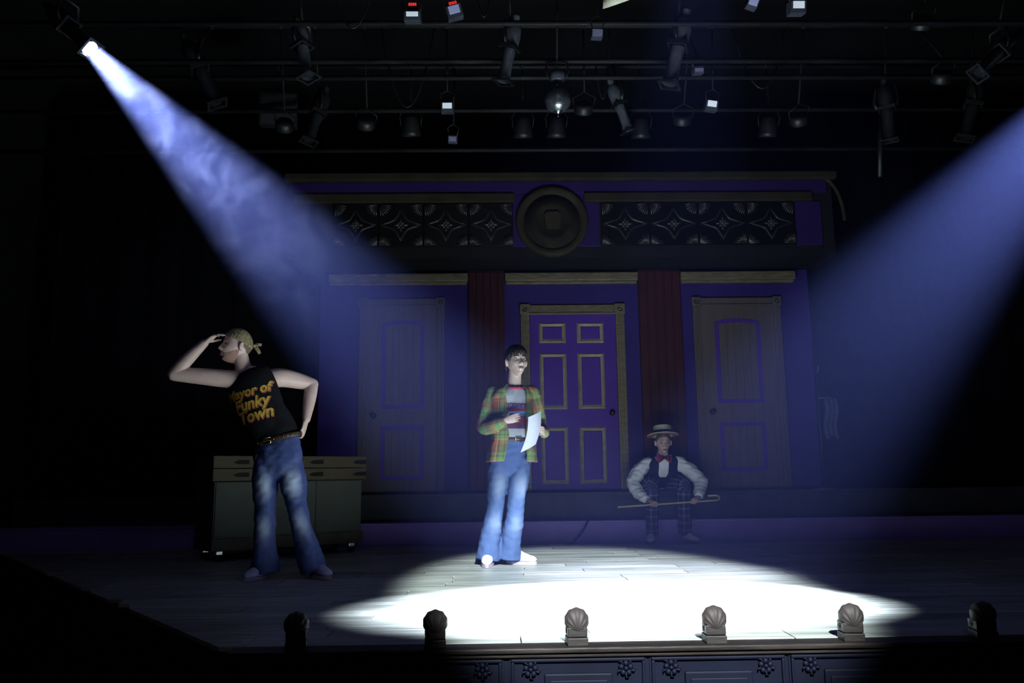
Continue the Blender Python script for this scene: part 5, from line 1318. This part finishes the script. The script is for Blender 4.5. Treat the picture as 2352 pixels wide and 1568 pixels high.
ctrl_box((2.41, 6.0, 4.345), 0.0, 0.125, 0.10, 'control box with red digits and white panel at the top right', M_panel, 0.090, 0.055, 0.014, '8FF8', 0.058)
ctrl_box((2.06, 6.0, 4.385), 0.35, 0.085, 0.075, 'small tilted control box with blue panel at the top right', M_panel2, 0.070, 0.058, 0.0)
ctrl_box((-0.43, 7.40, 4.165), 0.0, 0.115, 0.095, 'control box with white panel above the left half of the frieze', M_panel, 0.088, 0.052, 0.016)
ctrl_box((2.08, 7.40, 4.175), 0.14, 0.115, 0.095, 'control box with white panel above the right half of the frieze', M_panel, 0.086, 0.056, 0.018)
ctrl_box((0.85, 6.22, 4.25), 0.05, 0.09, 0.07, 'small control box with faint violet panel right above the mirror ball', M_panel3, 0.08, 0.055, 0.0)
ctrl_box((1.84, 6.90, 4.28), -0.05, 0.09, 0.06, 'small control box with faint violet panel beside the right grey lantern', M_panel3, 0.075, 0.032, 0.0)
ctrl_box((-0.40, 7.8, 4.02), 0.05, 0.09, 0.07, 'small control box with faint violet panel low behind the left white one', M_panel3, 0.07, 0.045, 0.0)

# par cans hanging low at the rear
def par(loc, label):
    t = empty('par_can', loc, (0.35, 0, 0)); tag(t, label, 'stage light', 'par cans hung at the rear of the grid')
    MB().lathe([(0.0, 0.16), (0.05, 0.155), (0.075, 0.12), (0.085, 0.05), (0.098, -0.02), (0.100, -0.06), (0.094, -0.06), (0.09, -0.02)], 24).build('can', M_blackmetal, t)
    MB().lathe([(0.0, -0.030), (0.06, -0.036), (0.09, -0.028)], 24).build('lamp_glass', M_lens, t)
    MB().tube([(-0.10, 0, 0.04), (-0.115, 0, 0.14), (-0.06, 0, 0.24), (0.06, 0, 0.24), (0.115, 0, 0.14), (0.10, 0, 0.04)], [(0.004, 0.012)] * 6, 8).build('yoke', M_blackmetal, t)
    hang(t, (0, 0, 0.238))
par((-0.85, 8.15, 4.27), 'black par can above the left part of the frieze')
par((0.31, 8.15, 4.25), 'left of two black par cans close together below the mirror ball')
par((0.66, 8.15, 4.25), 'right of two black par cans close together below the mirror ball')
par((1.54, 8.15, 4.24), 'black par can above the right half of the frieze')
par((2.88, 8.15, 4.25), 'black par can above the right end of the frieze')
# led pars: short drums with a field of small lenses
def ledpar(loc, rot, label):
    t = empty('led_par', loc, rot); tag(t, label, 'stage light', 'led pars in the grid')
    MB().lathe([(0.0, 0.09), (0.07, 0.085), (0.085, 0.06), (0.09, 0.0), (0.084, -0.01), (0.084, 0.006), (0.0, 0.008)], 24).build('drum', M_blackmetal, t)
    ln = MB()
    for r, n in ((0.0, 1), (0.032, 6), (0.062, 12)):
        for i in range(n): ln.ball((r * math.cos(2 * PI * i / n), r * math.sin(2 * PI * i / n), 0.004), (0.011, 0.011, 0.006), 8)
    ln.build('lens_field', mat('small_clear_lens', (0.30, 0.30, 0.36), 0.2, spec=0.7, var=0.1, scale=20), t)['kind'] = 'stuff'
    MB().tube([(-0.09, 0, 0.05), (-0.11, 0, 0.14), (0.0, 0, 0.20), (0.11, 0, 0.14), (0.09, 0, 0.05)], [(0.004, 0.012)] * 5, 8).build('yoke', M_blackmetal, t)
    hang(t, (0, 0, 0.198))
ledpar((-2.04, 7.70, 4.10), (0.9, 0.3, 0), 'led par at the left, beside the dark lantern')
ledpar((-1.25, 7.70, 4.12), (0.9, 0.3, 0), 'led par right of the dark left lantern')
ledpar((0.87, 7.50, 4.17), (0.8, 0, 0), 'led par right of the mirror ball')
ledpar((3.73, 6.60, 4.53), (0.8, -0.2, 0), 'led par high in the dark upper right')
ledpar((4.10, 7.02, 4.24), (0.8, -0.2, 0), 'led par lower in the dark upper right')
ledpar((1.89, 7.80, 4.19), (0.8, 0, 0), 'led par in the blue haze above the right frieze')
ledpar((3.03, 7.70, 4.14), (0.8, -0.3, 0), 'led par above the right end of the frieze')
# hanging loudspeaker
t = empty('loudspeaker', (-2.24, 8.20, 4.52), (0.25, 0, 0.2)); tag(t, 'black loudspeaker hanging left of the dark lantern', 'speaker')
MB().bevbox(-0.19, 0.19, -0.12, 0.14, -0.17, 0.17, 0.012).build('cabinet', M_black, t); MB().bevbox(-0.17, 0.17, -0.128, -0.118, -0.15, 0.15, 0.006).build('grille', mat('speaker_grille', (0.012, 0.012, 0.016), 0.7, var=0.3, scale=60), t)
hang(t, (0, 0, 0.165))

# mirror ball
t = empty('mirror_ball', (0.552, 6.6, 3.862)); tag(t, 'mirror ball with bright glints hanging in the middle of the grid', 'mirror ball')
bm = bmesh.new(); bmesh.ops.create_uvsphere(bm, u_segments=40, v_segments=22, radius=0.112)
for f_ in bm.faces: f_.smooth = False
mbm = MB(); mbm.bm(bm, None, False); bm.free()
mbm.build('facets', mat('mirror_facets', (0.22, 0.25, 0.26), 0.26, 0.85, var=0.2, scale=3), t)
MB().lathe([(0.0, -0.150), (0.008, -0.145), (0.010, -0.128), (0.022, -0.115), (0.045, -0.104)], 16).build('finial', M_chrome, t)
MB().cyl((0, 0, 0.11), (0, 0, 0.17), 0.012, n=10).build('stem', M_chrome, t)
MB().lathe([(0.0, 0.26), (0.055, 0.255), (0.066, 0.235), (0.066, 0.175), (0.055, 0.165), (0.0, 0.165)], 24).build('motor', M_greymetal, t)
MB().tube([(-0.068, 0, 0.20), (-0.10, 0, 0.26), (-0.08, 0, 0.345), (0.0, 0, 0.36), (0.08, 0, 0.345), (0.10, 0, 0.26), (0.068, 0, 0.20)], [(0.004, 0.010)] * 7, 8).build('motor_bracket', M_blackmetal, t)
hang(t, (0, 0, 0.355))
# cream scoop shade at the top edge
t = empty('scoop_light', (0.915, 5.42, 4.040)); t.rotation_euler = (0.45, -0.35, 0); tag(t, 'cream scoop light shade at the top edge of the picture', 'stage light')
MB().lathe([(0.02, 0.13), (0.07, 0.115), (0.11, 0.06), (0.13, 0.0), (0.126, 0.0), (0.106, 0.058), (0.066, 0.11), (0.02, 0.124)], 32).build('shade', mat('cream_enamel', (0.62, 0.60, 0.46), 0.5, var=0.08, scale=6), t)
MB().cyl((0, 0, 0.12), (0, 0, 0.22), 0.026).build('socket', M_blackmetal, t)
hang(t, (0, 0, 0.21), None, 0.42)
# drooping cables
for k, (a, b, sag, lab) in enumerate((((-1.35, 6.35, 4.94), (-0.95, 6.35, 4.94), 0.55, 'loose cable looping right of the left grey lantern'),
        ((-0.15, 6.35, 4.94), (0.02, 6.35, 4.94), 0.45, 'loose cable hanging under the tilted box with red digits'),
        ((-1.05, 7.3, 4.94), (-0.55, 7.3, 4.94), 0.80, 'loose cable drooping above the left frieze'),
        ((0.95, 7.3, 4.918), (1.12, 7.3, 4.918), 0.70, 'loose cable drooping right of the mirror ball'),
        ((2.3, 7.3, 4.918), (2.8, 7.3, 4.918), 0.60, 'loose cable drooping beyond the right white panel'))):
    a, b = Vector(a), Vector(b)
    P = [a.lerp(b, i / 14) - Vector((0, 0, 0.01)) - Vector((0, 0, sag * 4 * (i / 14) * (1 - i / 14))) for i in range(15)]
    o = MB().tube(P, 0.008, 8).build('cable', M_blackmetal); tag(o, lab, 'cable', 'loose cables in the grid')

# ------------------------------------------------------------------ haze
def haze_nodes(name, color, aniso):
    m = bpy.data.materials.new(name); m.use_nodes = True
    nt = m.node_tree; nt.nodes.clear()
    o = nt.nodes.new('ShaderNodeOutputMaterial'); v = nt.nodes.new('ShaderNodeVolumeScatter')
    v.inputs['Color'].default_value = (*color, 1); v.inputs['Anisotropy'].default_value = aniso
    nt.links.new(v.outputs[0], o.inputs['Volume'])
    return m, nt, v, nt.nodes.new('ShaderNodeTexCoord')
def haze_layer():
    # thin near the deck, thicker up under the lamps
    m, nt, v, tc = haze_nodes('stage_haze', (0.25, 0.31, 1.0), 0.25)
    sx = nt.nodes.new('ShaderNodeSeparateXYZ'); nt.links.new(tc.outputs['Object'], sx.inputs[0])
    f = nt.nodes.new('ShaderNodeMapRange'); f.inputs['From Min'].default_value = 0.2; f.inputs['From Max'].default_value = 4.4
    f.inputs['To Min'].default_value = 0.0017; f.inputs['To Max'].default_value = 0.0036; f.interpolation_type = 'SMOOTHSTEP'
    nt.links.new(sx.outputs['Z'], f.inputs['Value']); nt.links.new(f.outputs[0], v.inputs['Density'])
    m.cycles.volume_step_rate = 2.0
    return m
def smoke_layer(density, length):
    m, nt, v, tc = haze_nodes('stage_smoke', (0.50, 0.55, 1.0), 0.25)
    n1 = nt.nodes.new('ShaderNodeTexNoise'); n1.inputs['Scale'].default_value = 2.4; n1.inputs['Detail'].default_value = 4
    n1.inputs['Distortion'].default_value = 1.6; n1.inputs['Roughness'].default_value = 0.55
    nt.links.new(tc.outputs['Object'], n1.inputs['Vector'])
    r = nt.nodes.new('ShaderNodeMapRange'); r.inputs['From Min'].default_value = 0.50; r.inputs['From Max'].default_value = 0.56; r.interpolation_type = 'SMOOTHSTEP'
    nt.links.new(n1.outputs['Fac'], r.inputs['Value'])
    sx = nt.nodes.new('ShaderNodeSeparateXYZ'); nt.links.new(tc.outputs['Object'], sx.inputs[0])
    f = nt.nodes.new('ShaderNodeMapRange'); f.inputs['From Min'].default_value = -length; f.inputs['From Max'].default_value = -0.3; f.interpolation_type = 'SMOOTHSTEP'
    nt.links.new(sx.outputs['Z'], f.inputs['Value'])
    a = nt.nodes.new('ShaderNodeMath'); a.operation = 'MULTIPLY_ADD'; a.inputs[1].default_value = 0.92; a.inputs[2].default_value = 0.08
    nt.links.new(r.outputs[0], a.inputs[0])
    b = nt.nodes.new('ShaderNodeMath'); b.operation = 'MULTIPLY'
    nt.links.new(a.outputs[0], b.inputs[0]); nt.links.new(f.outputs[0], b.inputs[1])
    c = nt.nodes.new('ShaderNodeMath'); c.operation = 'MULTIPLY'; c.inputs[1].default_value = density
    nt.links.new(b.outputs[0], c.inputs[0]); nt.links.new(c.outputs[0], v.inputs['Density'])
    m.cycles.volume_step_rate = 0.35
    return m
hz = MB().box(-5.85, 7.35, 2.6, 10.5, -0.9, 6.1).build('haze', haze_layer())
tag(hz, 'thin blue stage haze hanging over the whole stage', 'haze', kind='stuff')
sm = MB().lathe([(0.0, -3.4), (0.70, -3.4), (0.30, -1.0), (0.16, -0.10), (0.0, -0.10)], 24).build('smoke', smoke_layer(0.0105, 3.3))
sm.matrix_world = aim_matrix(SPOT_L, AIM_L)
tag(sm, 'curling pale smoke drifting through the bright left spotlight beam', 'smoke', kind='stuff')
